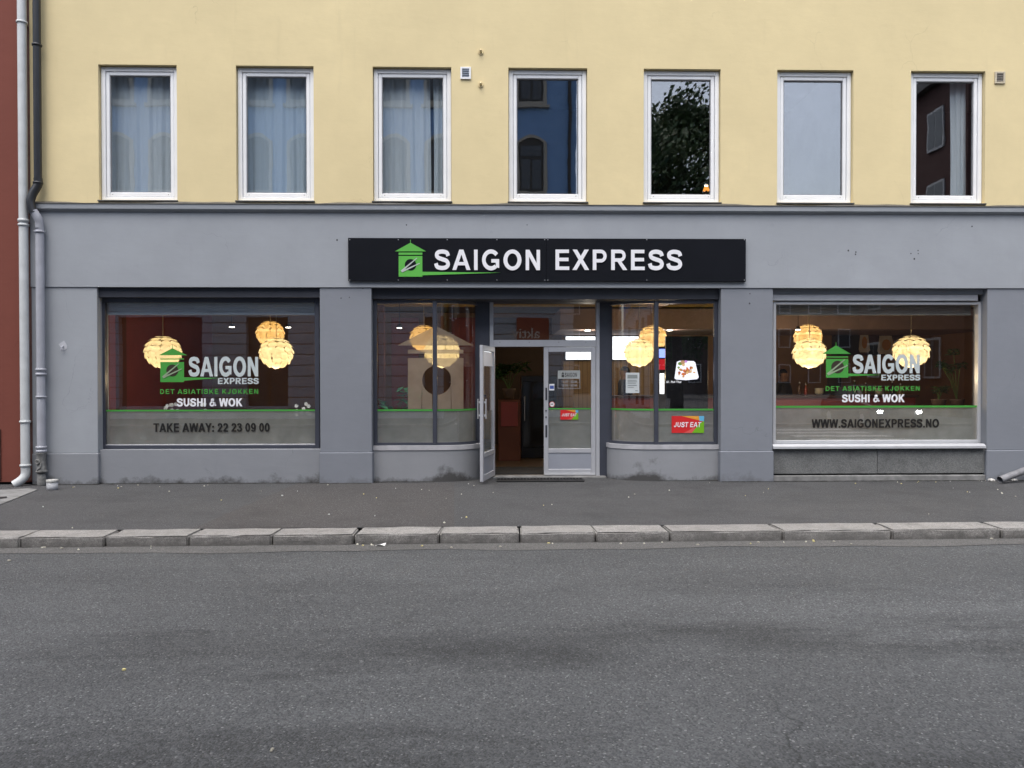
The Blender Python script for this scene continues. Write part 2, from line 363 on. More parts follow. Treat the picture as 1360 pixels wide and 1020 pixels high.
def lettering(name, s, m, parent, x0, x1, z0, z1, yfun, thick=0.0, gap=.06, shear=0.0, each=False):
    if each or ' ' in s:                       # one object per letter or per word
        wd = text_polys(s, gap)[1]; pos = 0.0; k = (x1-x0)/wd; o = None
        for tok in (list(s) if each else s.split(' ')):
            tw = text_polys(tok, gap)[1]
            if tok.strip(): o = lettering(name, tok, m, parent, x0+pos*k, x0+(pos+tw)*k, z0, z1, yfun, thick, gap, shear)
            pos += tw+gap+(0 if each else GLY[' '][0]+gap)
        return o
    ps, wd = text_polys(s, gap); b = MB(); yf = yfun if callable(yfun) else (lambda x: yfun)
    for p, lay in ps:
        q = [((x0+(x1-x0)*px/wd)+shear*py*(z1-z0), z0+(z1-z0)*py) for px, py in p]
        if sum(q[i][0]*q[(i+1) % len(q)][1]-q[(i+1) % len(q)][0]*q[i][1] for i in range(len(q))) < 0: q = q[::-1]
        if thick: b.prism(q, yf(q[0][0])-lay*.0006, yf(q[0][0])+thick)
        else:
            b.add([(x, yf(x)-lay*.0006, z) for x, z in q], [tuple(range(len(q)))])
            if BOLD:
                d = BOLD*(x1-x0)/wd; b.add([(x+d, yf(x)-lay*.0006-.0003, z) for x, z in q], [tuple(range(len(q)))])
    return b.build(name, m, parent)
def flat(name, pts, m, parent, y):
    b = MB(); b.add([(x, y, z) for x, z in pts], [tuple(range(len(pts)))]); return b.build(name, m, parent)
def slab(name, pts, m, parent, y0, y1):
    b = MB(); b.prism(pts, y0, y1); return b.build(name, m, parent)
def emblem(parent, m, mdisc, mstick, apex, rl, rr_, bar, body, disc, swoosh, y, st=.004, T=.003):
    """small house mark: roof, bar, body with a dark disc and two chopsticks, long swoosh. Pixel outlines on the plane y."""
    q = lambda pts: [(P(a, b_, y).x, P(a, b_, y).z) for a, b_ in pts]
    b = MB()
    for pts in ([rl, rr_, apex], [(bar[0], bar[3]), (bar[1], bar[3]), (bar[1], bar[2]), (bar[0], bar[2])],
                [(body[0], body[3]), (body[1], body[3]), (body[1], body[2]), (body[0], body[2])],
                [(body[1], swoosh[2]), (swoosh[0], swoosh[1]), (body[1], body[3]-1.8)][::-1],
                [(apex[0]-.35, apex[1]), (apex[0]+.35, apex[1]), (apex[0]+.35, apex[1]-4), (apex[0]-.35, apex[1]-4)]):
        b.prism(q(pts), y-T, y)
    e = b.build('emblem', m, parent)
    cx, cy, r = disc
    c = MB(); c.prism(q([(cx+r*math.cos(k/24*math.tau), cy+r*math.sin(k/24*math.tau)) for k in range(24)]), y-T-.002, y-T+.0005); c.build('emblem_disc', mdisc, parent)
    k = MB(); s = r/7.6
    for (ax, ay), (bx_, by_), wd, lay in (((-12.3, 8.5), (8.4, -8.8), 1.1, 0), ((-11.5, 9.0), (12, -2), 1.1, 1)):
        d = Vector((bx_-ax, by_-ay)).normalized(); n = Vector((-d.y, d.x))*wd*s
        k.prism(q([(cx+ax*s+n.x, cy+ay*s+n.y), (cx+bx_*s+n.x*.5, cy+by_*s+n.y*.5), (cx+bx_*s-n.x*.5, cy+by_*s-n.y*.5), (cx+ax*s-n.x, cy+ay*s-n.y)]), y-T-.004-lay*.001, y-T-.001)
    k.build('chopsticks', mstick, parent)
    return e
def sticker(parent, px0, px1, py0, py1, y):
    """red delivery sticker with coloured corner swirls and JUST EAT"""
    q = lambda pts, yy: [(P(px0+(px1-px0)*u, py0+(py1-py0)*v, yy).x, P(px0+(px1-px0)*u, py0+(py1-py0)*v, yy).z) for u, v in pts]
    RED = mat('sticker_red', (.60, .02, .022), .4, 0, .03); b = MB(); b.prism(q([(0, 1), (1, 1), (1, 0), (0, 0)], y), y-.0015, y); o = b.build('sticker', RED, parent)
    parts = [('sticker_green', (.16, .42, .012), [(.62, 1), (1, 1), (1, .28), (.86, .42), (.74, .72)]), ('sticker_orange', (.72, .32, .04), [(.30, 0), (.86, 0), (.86, .26), (.6, .14)]),
             ('sticker_blue', (.12, .42, .65), [(.84, 0), (1, 0), (1, .30), (.86, .30)]), ('sticker_rose', (.66, .10, .09), [(.36, 1), (.62, 1), (.74, .72), (.66, .70), (.52, .86)])]
    for i, (n, c, pts) in enumerate(parts):
        k = MB(); k.add([(x, y-.0022-i*.0004, z) for x, z in q(pts, y)], [tuple(range(len(pts)))]); k.build('sticker_swirl', mat(n, c, .4, 0, .02), parent)
    a = P(px0+(px1-px0)*.06, py0+(py1-py0)*.66, y); c = P(px0+(px1-px0)*.90, py0+(py1-py0)*.36, y)
    lettering('sticker_lettering', 'JUST EAT', LETW, parent, a.x, c.x, a.z, c.z, y-.0045, 0, .03, .12)
    return o

# ================================================================== SETTING
def asphalt(name, base, hi, agg, patches=True, warm=(1, 1, 1), cracks=True, tracks=False):
    m, t, b = nodes(name); v = coords(t)
    big = noise(t, v, .35, 5, .6); mid = noise(t, v, 1.3, 7, .68, (.35, 1.5, 1)); fine = noise(t, v, 26, 5, .7)
    vo = t.nodes.new('ShaderNodeTexVoronoi'); vo.inputs['Scale'].default_value = agg; t.links.new(v, vo.inputs['Vector'])
    vh = t.nodes.new('ShaderNodeSeparateColor'); t.links.new(vo.outputs['Color'], vh.inputs[0])
    col = mixc(t, ramp(t, big, .32, .68), base, hi)
    if patches: col = mixc(t, ramp(t, mid, .52, .72, 0, .62), col, tuple(x*.42 for x in base))
    col = mixc(t, ramp(t, fine, .35, .75, 0, .35), col, tuple(x*.62 for x in base))
    stone = mixc(t, vh.outputs[1], tuple(x*.42 for x in base), tuple(x*1.75*k for x, k in zip(hi, warm)))
    col = mixc(t, .50, col, stone)
    pale = mth(t, 'GREATER_THAN', vh.outputs[0], .975)
    col = mixc(t, mth(t, 'MULTIPLY', pale, .6), col, (.24, .24, .24))
    if tracks:                                 # wheel tracks: blotchy tar-dark stains in two bands along the lane, paler polish between
        sp = t.nodes.new('ShaderNodeSeparateXYZ'); t.links.new(v, sp.inputs[0])
        st = noise(t, v, .8, 14, .80, (.55, 2.3, 1)); peb = ramp(t, vh.outputs[2], 0, 1, 1.0, .35); st2 = noise(t, v, .45, 3, .5, (.6, 1.4, 1))
        for yc, wd_, k in ((-7.3, .75, 1.0), (-8.8, .55, .9), (-5.7, .5, .35), (-10.4, .8, .8)):
            band = mth(t, 'MAXIMUM', mth(t, 'SUBTRACT', 1.0, mth(t, 'DIVIDE', mth(t, 'ABSOLUTE', mth(t, 'SUBTRACT', sp.outputs[1], yc)), wd_)), 0.0)
            fac = mth(t, 'MULTIPLY', mth(t, 'MULTIPLY', ramp(t, mth(t, 'ADD', st, mth(t, 'MULTIPLY', band, .12)), .50, .62), ramp(t, st2, .42, .54)), mth(t, 'MULTIPLY', mth(t, 'MULTIPLY', ramp(t, band, 0, .5), peb), k))
            col = mixc(t, fac, col, (.40, .40, .40), 'MULTIPLY')
        col = mixc(t, ramp(t, noise(t, v, .5, 4, .6, (.3, 1.2, 1)), .45, .65, 0, 1), col, (1.22, 1.22, 1.22), 'MULTIPLY')
    if cracks:
        vc = t.nodes.new('ShaderNodeTexVoronoi'); vc.feature = 'DISTANCE_TO_EDGE'; vc.inputs['Scale'].default_value = .42
        wv = t.nodes.new('ShaderNodeVectorMath'); wv.operation = 'MULTIPLY_ADD'
        nn = t.nodes.new('ShaderNodeTexNoise'); nn.inputs['Scale'].default_value = 1.7; nn.inputs['Detail'].default_value = 6
        t.links.new(v, nn.inputs['Vector']); t.links.new(nn.outputs['Color'], wv.inputs[0]); wv.inputs[1].default_value = (.9, .9, .9); t.links.new(v, wv.inputs[2])
        t.links.new(wv.outputs[0], vc.inputs['Vector'])
        ck = mth(t, 'MULTIPLY', ramp(t, vc.outputs['Distance'], 0, .006, 1, 0), ramp(t, noise(t, v, .5, 3), .52, .62))
        col = mixc(t, mth(t, 'MULTIPLY', ck, .7), col, tuple(x*.25 for x in base))
    if 'pavement' in name:
        for sc, thr, cc, k in ((1.9, .030, (.16, .16, .155), .6), (2.7, .045, (.028, .028, .028), .65)):
            g_ = t.nodes.new('ShaderNodeTexVoronoi'); g_.inputs['Scale'].default_value = sc; t.links.new(v, g_.inputs['Vector'])
            col = mixc(t, ramp(t, g_.outputs['Distance'], thr*.7, thr, k, 0), col, cc)
        col = mixc(t, ramp(t, noise(t, v, .9, 7, .7), .50, .68, 0, .5), col, tuple(x*.62 for x in base))
    t.links.new(col, b.inputs['Base Color'])
    b.inputs['Roughness'].default_value = .78; b.inputs['Specular IOR Level'].default_value = .4
    hgt = mth(t, 'ADD', mth(t, 'MULTIPLY', vo.outputs['Distance'], -1.0), mth(t, 'MULTIPLY', fine, 1.4))
    bump(t, b, hgt, .75, .008)
    MT[name] = m; return m
ROAD = asphalt('road_asphalt', (.050, .052, .054), (.082, .085, .087), 95, True, tracks=True)
PAVE = asphalt('pavement_asphalt', (.052, .0525, .054), (.074, .074, .076), 150, True, cracks=False)
PATCH = asphalt('pavement_patch_asphalt', (.053, .050, .049), (.072, .068, .067), 110, False, cracks=False)
GUTT = asphalt('gutter_asphalt', (.092, .090, .086), (.118, .115, .110), 120, True, cracks=False)
CONC = mat('worn_concrete', (.20, .20, .195), .85, 0, .35, 6, .5, 60)
def granite(name, c):
    m, t, b = nodes(name); v = coords(t)
    vo = t.nodes.new('ShaderNodeTexVoronoi'); vo.inputs['Scale'].default_value = 140; t.links.new(v, vo.inputs['Vector'])
    sp = t.nodes.new('ShaderNodeSeparateColor'); t.links.new(vo.outputs['Color'], sp.inputs[0])
    col = mixc(t, sp.outputs[0], tuple(x*.6 for x in c), tuple(min(1, x*1.4) for x in c))
    col = mixc(t, ramp(t, noise(t, v, 4, 6, .7), .45, .72, 0, .7), col, tuple(x*.42 for x in c))
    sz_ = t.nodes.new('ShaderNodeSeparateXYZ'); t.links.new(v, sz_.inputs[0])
    gr_ = mth(t, 'ADD', ramp(t, sz_.outputs[2], -.11, .0, 1, 0), ramp(t, noise(t, v, 9, 5), .3, .7, -.4, .4))   # darker towards the kerb's foot
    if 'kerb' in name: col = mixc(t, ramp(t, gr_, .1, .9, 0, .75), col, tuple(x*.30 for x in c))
    oi = t.nodes.new('ShaderNodeObjectInfo')
    col = mixc(t, ramp(t, oi.outputs['Random'], 0, 1, 0, .35), col, tuple(x*.72 for x in c))
    t.links.new(col, b.inputs['Base Color']); b.inputs['Roughness'].default_value = .8
    bump(t, b, noise(t, v, 28, 8, .7), .9, .012); MT[name] = m; return m
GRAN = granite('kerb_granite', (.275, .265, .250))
STONE = granite('slab_stone', (.17, .175, .172))

b = MB(); b.quad((-250, -300, -.30), (250, -300, -.30), (250, 200, -.30), (-250, 200, -.30)); struct('ground', b, mat('ground_earth', (.10, .10, .095), .9, 0, .2, .3))
KS = .0155                                     # the kerb runs slightly askew to the facade
def kf(x): return -4.022+KS*x                  # kerb front edge
def kb(x): return -3.622+KS*x                  # kerb back edge
b = MB(); n = 60
for i in range(n):
    xa, xb = -90+180*i/n, -90+180*(i+1)/n
    b.quad((xa, -14.6, -.112), (xb, -14.6, -.112), (xb, kf(xb)+.05, -.112), (xa, kf(xa)+.05, -.112))
    b.quad((xa, -14.6, -.30), (xa, -14.6, -.112), (xb, -14.6, -.112), (xb, -14.6, -.30))
struct('road', b, ROAD)
b = MB()                                       # paler, worn strip of asphalt along the kerb
xs = [-30+60*i/120 for i in range(121)]
edge = [kf(x)-.30-.035*math.sin(x*1.7)-.03*math.sin(x*4.1+1)-random.uniform(0, .015) for x in xs]
for i in range(120): b.quad((xs[i], edge[i], -.108), (xs[i+1], edge[i+1], -.108), (xs[i+1], kf(xs[i+1])+.03, -.108), (xs[i], kf(xs[i])+.03, -.108))
struct('gutter', b, GUTT)
b = MB()
def pv(x0, x1, y1=0.75, z=0.0):
    b.quad((x0, kb(x0)-.02, z), (x1, kb(x1)-.02, z), (x1, y1, z), (x0, y1, z))
for i in range(40):
    xa = -60+i*3; pv(xa, xa+3)
struct('pavement', b, PAVE)
b = MB()                                       # older, browner patch of pavement with a straight seam
b.add([(X(395, 642), -.03, .004), (X(395, 642)-.25, kb(-3)+.006, .004), (G(603, 700).x, kb(-.5)+.006, .004), (G(602, 645).x, -.03, .004)], [(0, 1, 2, 3)])
struct('pavement_patch', b, PATCH)
# kerb: granite stones one by one
kerb = bpy.data.objects.new('kerb', None); COL.objects.link(kerb); kerb['kind'] = 'structure'; kerb.location = (0, -3.8, 0)
jx = [20, 133, 245, 357, 467, 582, 691, 794, 895, 1048, 1197, 1347]
jw = [G(p, 724-(p/1360)*9, -.06).x for p in jx]
while jw[0] > -14: jw.insert(0, jw[0]-random.uniform(.85, 1.2))
while jw[-1] < 14: jw.append(jw[-1]+random.uniform(.9, 1.25))
for i in range(len(jw)-1):
    x0, x1 = jw[i]+.008, jw[i+1]-.008
    bm = bmesh.new(); bmesh.ops.create_cube(bm, size=1)
    sk = .028*random.uniform(-1, 1.4)
    for v_ in bm.verts:
        fx = v_.co.x+.5; x = x0+(x1-x0)*fx
        front = v_.co.y < 0
        v_.co = (x+(0 if front else sk), (kf(x) if front else kb(x))+random.uniform(-.006, .006), (.004 if v_.co.z > 0 else -.26)+random.uniform(-.004, .004))
    bmesh.ops.bevel(bm, geom=[e for e in bm.edges if e.verts[0].co.z > -.1 or e.verts[1].co.z > -.1], offset=.016, segments=2, affect='EDGES')
    bmesh.ops.subdivide_edges(bm, edges=[e for e in bm.edges if e.calc_length() > .3], cuts=5, use_grid_fill=True)
    for v_ in bm.verts:
        if v_.co.z > -.2: v_.co += Vector((0, random.uniform(-.006, .006), random.uniform(-.003, .003)))
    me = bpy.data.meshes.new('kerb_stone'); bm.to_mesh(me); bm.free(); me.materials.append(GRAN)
    o = bpy.data.objects.new('kerb_stone', me); COL.objects.link(o); attach(o, kerb)
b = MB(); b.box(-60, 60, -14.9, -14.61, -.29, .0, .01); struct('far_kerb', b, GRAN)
b = MB(); b.box(-60, 60, -60, -14.905, -.29, -.004); struct('far_pavement', b, PAVE)
b = MB()                                       # zebra crossing beside the camera
for i in range(6):
    y0 = -6.0-i*1.35; b.quad((9.0, y0-.55, -.107), (12.0, y0-.55, -.107), (12.0, y0, -.107), (9.0, y0, -.107))
struct('zebra_crossing', b, mat('road_paint', (.55, .55, .53), .7, 0, .2, 8))

# ================================================================== THE YELLOW AND GREY BUILDING
bld = empty('shop_building', (.3, .2, 0), 'yellow plastered building with grey ground floor and wide shop windows', 'building')
XL, XR, ZTOP = X(41, 300), 11.5, 10.6
ZC = Z(271)                                    # top of the grey storey
FR = [(134.5, 237), (316, 417.6), (496.5, 599.3), (675.7, 778.8), (854.3, 954.9), (1030.6, 1130.2), (1207.1, 1304.3)]
YF = .07
WZ0, WZ1 = Z(268.2, 680, YF)+.0, Z(93, 680, YF)
WX = [(X(a, 180, YF), X(c, 180, YF)) for a, c in FR]
holes = [(a-.006, c+.006, WZ0-.01, WZ1+.012) for a, c in WX]
b = MB(); wall(b, XL, XR, ZC-.02, ZTOP, 0, .20, holes); b.build('upper_wall', YEL, bld)
ZL = Z(382)                                    # underside of the grey band
b = MB(); b.box(XL, XR, -.018, .36, ZL, ZC-.02); b.build('fascia_wall', GREY, bld)
# string course and its dark flashing
b = MB(); prof = [(-.018, Z(283.5)-.0), (-.055, Z(282.5)), (-.085, Z(280.5)), (-.09, Z(274)), (.0, Z(273.2))]
def along(b, prof, x0, x1):
    n = len(prof); b.add([(x0, y, z) for y, z in prof]+[(x1, y, z) for y, z in prof], [tuple(range(n)), tuple(range(2*n-1, n-1, -1))]+[(i, i+n, (i+1) % n+n, (i+1) % n) for i in range(n)])
along(b, prof, XL+.03, XR); b.build('string_course', CORN, bld)
b = MB(); xs = [XL+.02+i*(XR-XL-.02)/70 for i in range(71)]
for i in range(70):
    za, zb = [Z(270.6)+.012*math.sin(x*2.3)+.006*math.sin(x*7) for x in xs[i:i+2]]
    b.quad((xs[i], -.098, Z(274)-.004), (xs[i+1], -.098, Z(274)-.004), (xs[i+1], -.098, Z(273.4)), (xs[i], -.098, Z(273.4)))
    b.quad((xs[i], -.098, Z(273.4)), (xs[i+1], -.098, Z(273.4)), (xs[i+1], -.004, zb), (xs[i], -.004, za))
b.build('flashing', FLASH, bld)
# pilasters and their plinths
PX = [(XL, X(129.5, 490)), (X(425, 490), X(493.5, 490)), (X(957.5, 490), X(1026.5, 490)), (X(1311, 490), XR)]
ZP = Z(600)
for i, (a, c) in enumerate(PX):
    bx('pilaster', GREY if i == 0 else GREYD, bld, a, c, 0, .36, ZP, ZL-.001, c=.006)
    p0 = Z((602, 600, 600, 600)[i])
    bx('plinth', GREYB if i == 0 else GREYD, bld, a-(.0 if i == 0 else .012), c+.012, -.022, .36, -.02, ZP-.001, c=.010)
b = MB(); b.box(XL, XL+.3, .361, 8, 0, ZTOP); b.box(XR-.3, XR, .361, 8, 0, ZTOP); b.box(XL+.3, XR-.3, 7.8, 8, 0, ZTOP); b.build('rear_walls', YEL, bld)
bx('roof', FLASH, bld, XL-.1, XR, -.2, 8.1, ZTOP+.002, ZTOP+.25)
# anchor holes and patched plug marks
for px, py in ((448, 319), (453, 396), (464, 395), (996, 390), (995.5, 403), (1126, 333), (1136, 335), (1135.5, 338), (1209, 337), (1218.5, 333), (1218.7, 337), (1213.5, 344), (700, 299), (1290, 301), (540, 299), (482, 383)):
    p = P(px, py); r = random.uniform(.008, .014)
    b = MB(); b.prism([(p.x+r*math.cos(k/8*math.tau), p.z+r*1.2*math.sin(k/8*math.tau)) for k in range(8)], -.0195 if py < 382 else -.0015, .01); b.build('anchor_hole', mat('hole_dark', (.05, .05, .055), .9), bld)
p = P(84, 459)
b = MB(); b.prism([(p.x+.07*math.cos(k/9*math.tau)*random.uniform(.6, 1.2), p.z+.08*math.sin(k/9*math.tau)*random.uniform(.6, 1.2)) for k in range(9)], -.004, .01); b.build('filler_patch', mat('filler', (.42, .43, .46), .9), bld)
b = MB(); b.tube([(p.x, -.06, p.z-.07), (p.x, -.055, p.z-.03), (p.x, .0, p.z)], .012, 8); b.build('wall_hook', GRPIPE, bld)

# ---- upper windows
def frame4(b, x0, x1, z0, z1, wd, y0, y1, c=.004, wb=None):
    wb = wb or wd
    b.box(x0, x0+wd, y0, y1, z0, z1, c); b.box(x1-wd, x1, y0, y1, z0, z1, c)
    b.box(x0+wd+.0005, x1-wd-.0005, y0+.0008, y1, z1-wd, z1-.0005, c); b.box(x0+wd+.0005, x1-wd-.0005, y0+.0008, y1, z0+.0005, z0+wb, c)
for i, (x0, x1) in enumerate(WX):
    z0, z1 = WZ0, WZ1
    b = MB(); frame4(b, x0, x1, z0, z1, .068, YF, .16, .006, .058); win = b.build('window', WHITEP, bld)
    b = MB(); frame4(b, x0+.074, x1-.074, z0+.062, z1-.074, .056, YF+.012, .15, .008, .07); b.build('sash', WHITEP, win)
    b = MB(); frame4(b, x0+.069, x1-.069, z0+.0585, z1-.069, .012, YF+.045, .149); b.build('seal', SEAL, win)
    g = MB(); g.box(x0+.135, x1-.135, YF+.050, YF+.056, z0+.135, z1-.135); tl = random.uniform(-.004, .004)
    g.build('pane', GL_UP, win)
    b = MB(); frame4(b, x0+.130, x1-.130, z0+.132, z1-.130, .012, YF+.030, YF+.049); b.build('glazing_bead', mat('bead_grey', (.22, .22, .23), .5), win)
    b = MB(); b.box(x0-.02, x1+.02, -.03, YF+.02, z0-.035, z0-.012, .004); b.build('sill', FLASH, win)
    for sx in (x0+.17, x1-.17):
        b = MB(); b.prism([(sx+.006*math.cos(k/8*math.tau), z0+.10+.008*math.sin(k/8*math.tau)) for k in range(8)], YF+.0105, YF+.02); b.build('drain_plug', mat('plug_grey', (.25, .25, .25), .6), win)
# rooms behind the upper windows
DIMW = mat('upstairs_room_wall', (.22, .20, .18), .9, 0, .1); 
b = MB(); b.box(XL+.301, XR-.301, .205, 4.2, ZC-.35, ZC-.19); struct('upstairs_floor', b, mat('upstairs_floor', (.10, .07, .05), .6))
b = MB(); b.box(XL+.301, XR-.301, .205, 4.2, 7.45, 7.6); struct('upstairs_ceiling', b, DIMW)
b = MB(); b.box(XL+.301, XR-.301, 4.2, 4.3, ZC-.35, 7.6); struct('upstairs_back_wall', b, DIMW)
for px in (457, 640, 817, 992, 1170):
    x = X(px, 180, .3); b = MB(); b.box(x-.06, x+.06, .21, 4.19, ZC-.185, 7.449); struct('upstairs_partition', b, DIMW)

# curtains
def cloth_mat(name, c):
    m = bpy.data.materials.new(name); m.use_nodes = True; t = m.node_tree; t.nodes.clear()
    o = t.nodes.new('ShaderNodeOutputMaterial'); d = t.nodes.new('ShaderNodeBsdfDiffuse'); l = t.nodes.new('ShaderNodeBsdfTranslucent')
    n = mixc(t, ramp(t, noise(t, coords(t), 30, 3, .5, (3, 3, .2)), .3, .7), tuple(x*.9 for x in c), c)
    t.links.new(n, d.inputs[0]); t.links.new(n, l.inputs[0]); ms = t.nodes.new('ShaderNodeMixShader'); ms.inputs[0].default_value = .3
    t.links.new(d.outputs[0], ms.inputs[1]); t.links.new(l.outputs[0], ms.inputs[2]); t.links.new(ms.outputs[0], o.inputs[0]); MT[name] = m; return m
VOILE = cloth_mat('pale_blue_voile', (.78, .91, .99)); VOILED = cloth_mat('blue_voile', (.66, .83, .96))
def curtain(px0, px1, zb, m, label, folds, seed, y=.34, group=None, amp=.020):
    rnd = random.Random(seed); x0, x1 = X(px0, 180, y), X(px1, 180, y); zt = WZ1+.12
    root = empty('curtain', ((x0+x1)/2, y, zb), label, 'curtain', group)
    nx, nz = 90, 9; ph = [rnd.uniform(0, 6.28) for _ in range(5)]; b = MB(); vs = []
    for j in range(nz):
        tz = j/(nz-1)
        for i in range(nx):
            u = i/(nx-1)
            d = amp*(.7*math.sin(u*folds*6.28+ph[0]+.5*math.sin(u*7+ph[1]))+.45*math.sin(u*folds*12.9+ph[2]))*(1-.45*tz)+.012*math.sin(u*9+tz*3+ph[3])
            vs.append((x0+(x1-x0)*u+.008*math.sin(tz*4+u*20), y+d, zb+(zt-zb)*tz))
    b.add(vs, [(j*nx+i, j*nx+i+1, (j+1)*nx+i+1, (j+1)*nx+i) for j in range(nz-1) for i in range(nx-1)])
    b.build('cloth', m, root, True)
    r = MB(); r.tube([(x0-.05, y, zt+.012), (x1+.05, y, zt+.012)], .014, 10); r.build('rail', WHITEP, root)
    for xx in (x0+.02, x1-.02): bx('bracket', WHITEP, root, xx-.012, xx+.012, y-.01, y+.012, zt+.024, 7.452, c=0)
curtain(137, 240, WZ0-.2, VOILE, 'pale blue net curtain drawn across the leftmost upper window', 6, 3, .27)
curtain(320, 424, WZ0-.2, VOILED, 'blue net curtain drawn across the second upper window from the left', 7, 8, .27)
curtain(500, 572, WZ0-.2, VOILE, 'wide pale blue curtain on the left of the third upper window', 5, 11, .27)
curtain(576, 606, WZ0-.2, VOILE, 'narrow pale blue curtain on the right half of the third upper window', 3, 21, .27)
curtain(1262, 1283, WZ0-.2, VOILE, 'narrow pale curtain hanging in the rightmost upper window', 2, 31, .27)
# small table lamp glowing low in the fifth upper window
lx, ly = X(938, 255, 1.1), 1.1
tb = empty('side_table', (lx, ly, ZC-.19), 'small side table behind the fifth upper window under a glowing lamp', 'table')
b = MB(); b.lathe([(.22, .47), (.22, .50)], (lx, ly, ZC-.19)); b.build('table_top', DARKB, tb)
b = MB(); b.lathe([(.12, 0), (.03, .03), (.03, .47)], (lx, ly, ZC-.19), 12); b.build('leg', DARKB, tb)
tl = empty('table_lamp', (lx, ly, ZC+.31), 'small table lamp glowing orange in the fifth upper window', 'lamp')
b = MB(); b.lathe([(.06, 0), (.02, .03), (.02, .2)], (lx, ly, ZC+.311), 12); b.build('lamp_base', DARKB, tl)
b = MB(); b.lathe([(.06, .18), (.035, .25)], (lx, ly, ZC+.31), 16); b.build('lamp_shade', glow('amber_shade', (1, .36, .06), .9), tl)
b = MB(); b.lathe([(.028, .25), (.028, .275)], (lx, ly, ZC+.311), 12); b.build('bulb_top', glow('amber_bulb', (1, .8, .5), 5), tl)

# ---- left shop window
YW = .16
def opening_x(px, y): return X(px, 490, y)
sw = bx('shop_window_header', DARKB, bld, PX[0][1], PX[1][0], .05, .24, Z(395.5, 280, .1), ZL-.002)
sw['label'] = 'dark board above the left shop window'
x0, x1, z0, z1 = X(133, 490, YW), X(424.2, 490, YW), Z(596, 280, YW), Z(395.5, 280, YW)
b = MB(); frame4(b, x0, x1, z0, z1, .075, YW, .26, .006, .06); shl = b.build('shop_window', DARKF, bld)
tag(shl, 'dark framed left shop window with take away lettering')
gx0, gx1, gz0, gz1 = x0+.07, x1-.055, z0+.05, z1-.055
bx('glazing_bead', ALU, shl, gx0, gx1, YW+.012, YW+.034, gz0+.004, gz0+.022, c=.003)
bx('pane', GL_SH, shl, gx0, gx1, YW+.036, YW+.044, gz0, gz1, c=0)
YD = YW+.033                                   # vinyl on the outside of the glass
flat('frosted_film', [(gx0, gz0), (gx1, gz0), (gx1, Z(546.3, 280, YD)), (gx0, Z(546.3, 280, YD))], FROST, shl, YW+.0475)
flat('green_stripe', [(gx0, Z(546.3, 280, YD)+.001), (gx1, Z(546.3, 280, YD)+.001), (gx1, Z(544, 280, YD)), (gx0, Z(544, 280, YD))], GREENV, shl, YD)
emblem(shl, GREENV, mat('disc_dark', (.03, .022, .012), .5), mat('stick_green', (.26, .34, .22), .5), (229, 462.6), (210.7, 471.8), (248.7, 471.8), (213, 244.5, 476, 477.6), (213, 244.5, 480.8, 507.5), (229, 492, 8), (292, 502, 501), YD)
def ptext(name, s, m, par, px0, px1, py0, py1, y, thick=0, gap=.06, sh=0, each=False):
    pc = (px0+px1)/2; pm = (py0+py1)/2
    return lettering(name, s, m, par, X(px0, pm, y), X(px1, pm, y), Z(py1, pc, y), Z(py0, pc, y), y, thick, gap, sh, each)
BOLD = .055
ptext('lettering', 'SAIGON', LETG, shl, 250, 343.5, 474, 500, YD)
ptext('lettering', 'EXPRESS', LETG, shl, 288.6, 343.5, 502, 510, YD-.001)
BOLD = 0.0
ptext('lettering', 'DET ASIATISKE KJØKKEN', GREENV, shl, 212, 343.5, 516.8, 523.2, YD, 0, .12)
BOLD = .07
ptext('lettering', 'SUSHI & WOK', LETW, shl, 234.5, 321.5, 529, 539.8, YD)
ptext('lettering', 'TAKE AWAY: 22 23 09 00', BLACKV, shl, 203.5, 358, 562, 573.5, YD)
bx('apron_wall', GREYB, bld, PX[0][1]-.0, PX[1][0], .045, .30, -.02, z0-.001, c=.004)

# ---- right shop window
x0, x1, z0, z1 = X(1026.8, 490, YW), X(1303.2, 490, YW), Z(589, 1165, YW), Z(400.6, 1165, YW)
hd = bx('shop_window_header', ALU, bld, PX[2][1], X(1299, 395, .12), .12, .24, z1+.012, Z(391, 1165, .12), c=.004)
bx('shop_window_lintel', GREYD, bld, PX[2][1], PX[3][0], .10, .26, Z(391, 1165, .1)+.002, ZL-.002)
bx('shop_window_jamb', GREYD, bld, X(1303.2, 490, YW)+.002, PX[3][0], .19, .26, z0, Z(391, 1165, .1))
b = MB(); frame4(b, x0, x1, z0, z1, .05, YW, .26, .006, .055); shr = b.build('shop_window', ALUL, bld); tag(shr, 'pale metal framed right shop window with web address lettering')
gx0, gx1, gz0, gz1 = x0+.02, x1-.05, z0+.045, z1-.045
bx('pane', GL_SH, shr, gx0, gx1, YW+.036, YW+.044, gz0, gz1, c=0)
flat('frosted_film', [(gx0, gz0), (gx1, gz0), (gx1, Z(541.5, 1165, YD)), (gx0, Z(541.5, 1165, YD))], FROST, shr, YW+.0475)
flat('green_stripe', [(gx0, Z(541.5, 1165, YD)+.001), (gx1, Z(541.5, 1165, YD)+.001), (gx1, Z(538.7, 1165, YD)), (gx0, Z(538.7, 1165, YD))], GREENV, shr, YD)
emblem(shr, GREENV, MT['disc_dark'], MT['stick_green'], (1110.3, 458.7), (1092, 470), (1129.7, 470), (1097, 1126.5, 473.3, 475), (1097, 1126.5, 476.7, 501.5), (1112.3, 487.5, 8.5), (1171, 498, 496), YD)
ptext('lettering', 'SAIGON', LETG, shr, 1132, 1222, 471, 495.8, YD)
ptext('lettering', 'EXPRESS', LETG, shr, 1169.8, 1222, 497.6, 505.2, YD-.001)
BOLD = 0.0
ptext('lettering', 'DET ASIATISKE KJØKKEN', GREENV, shr, 1096, 1222, 512.8, 519, YD, 0, .12)
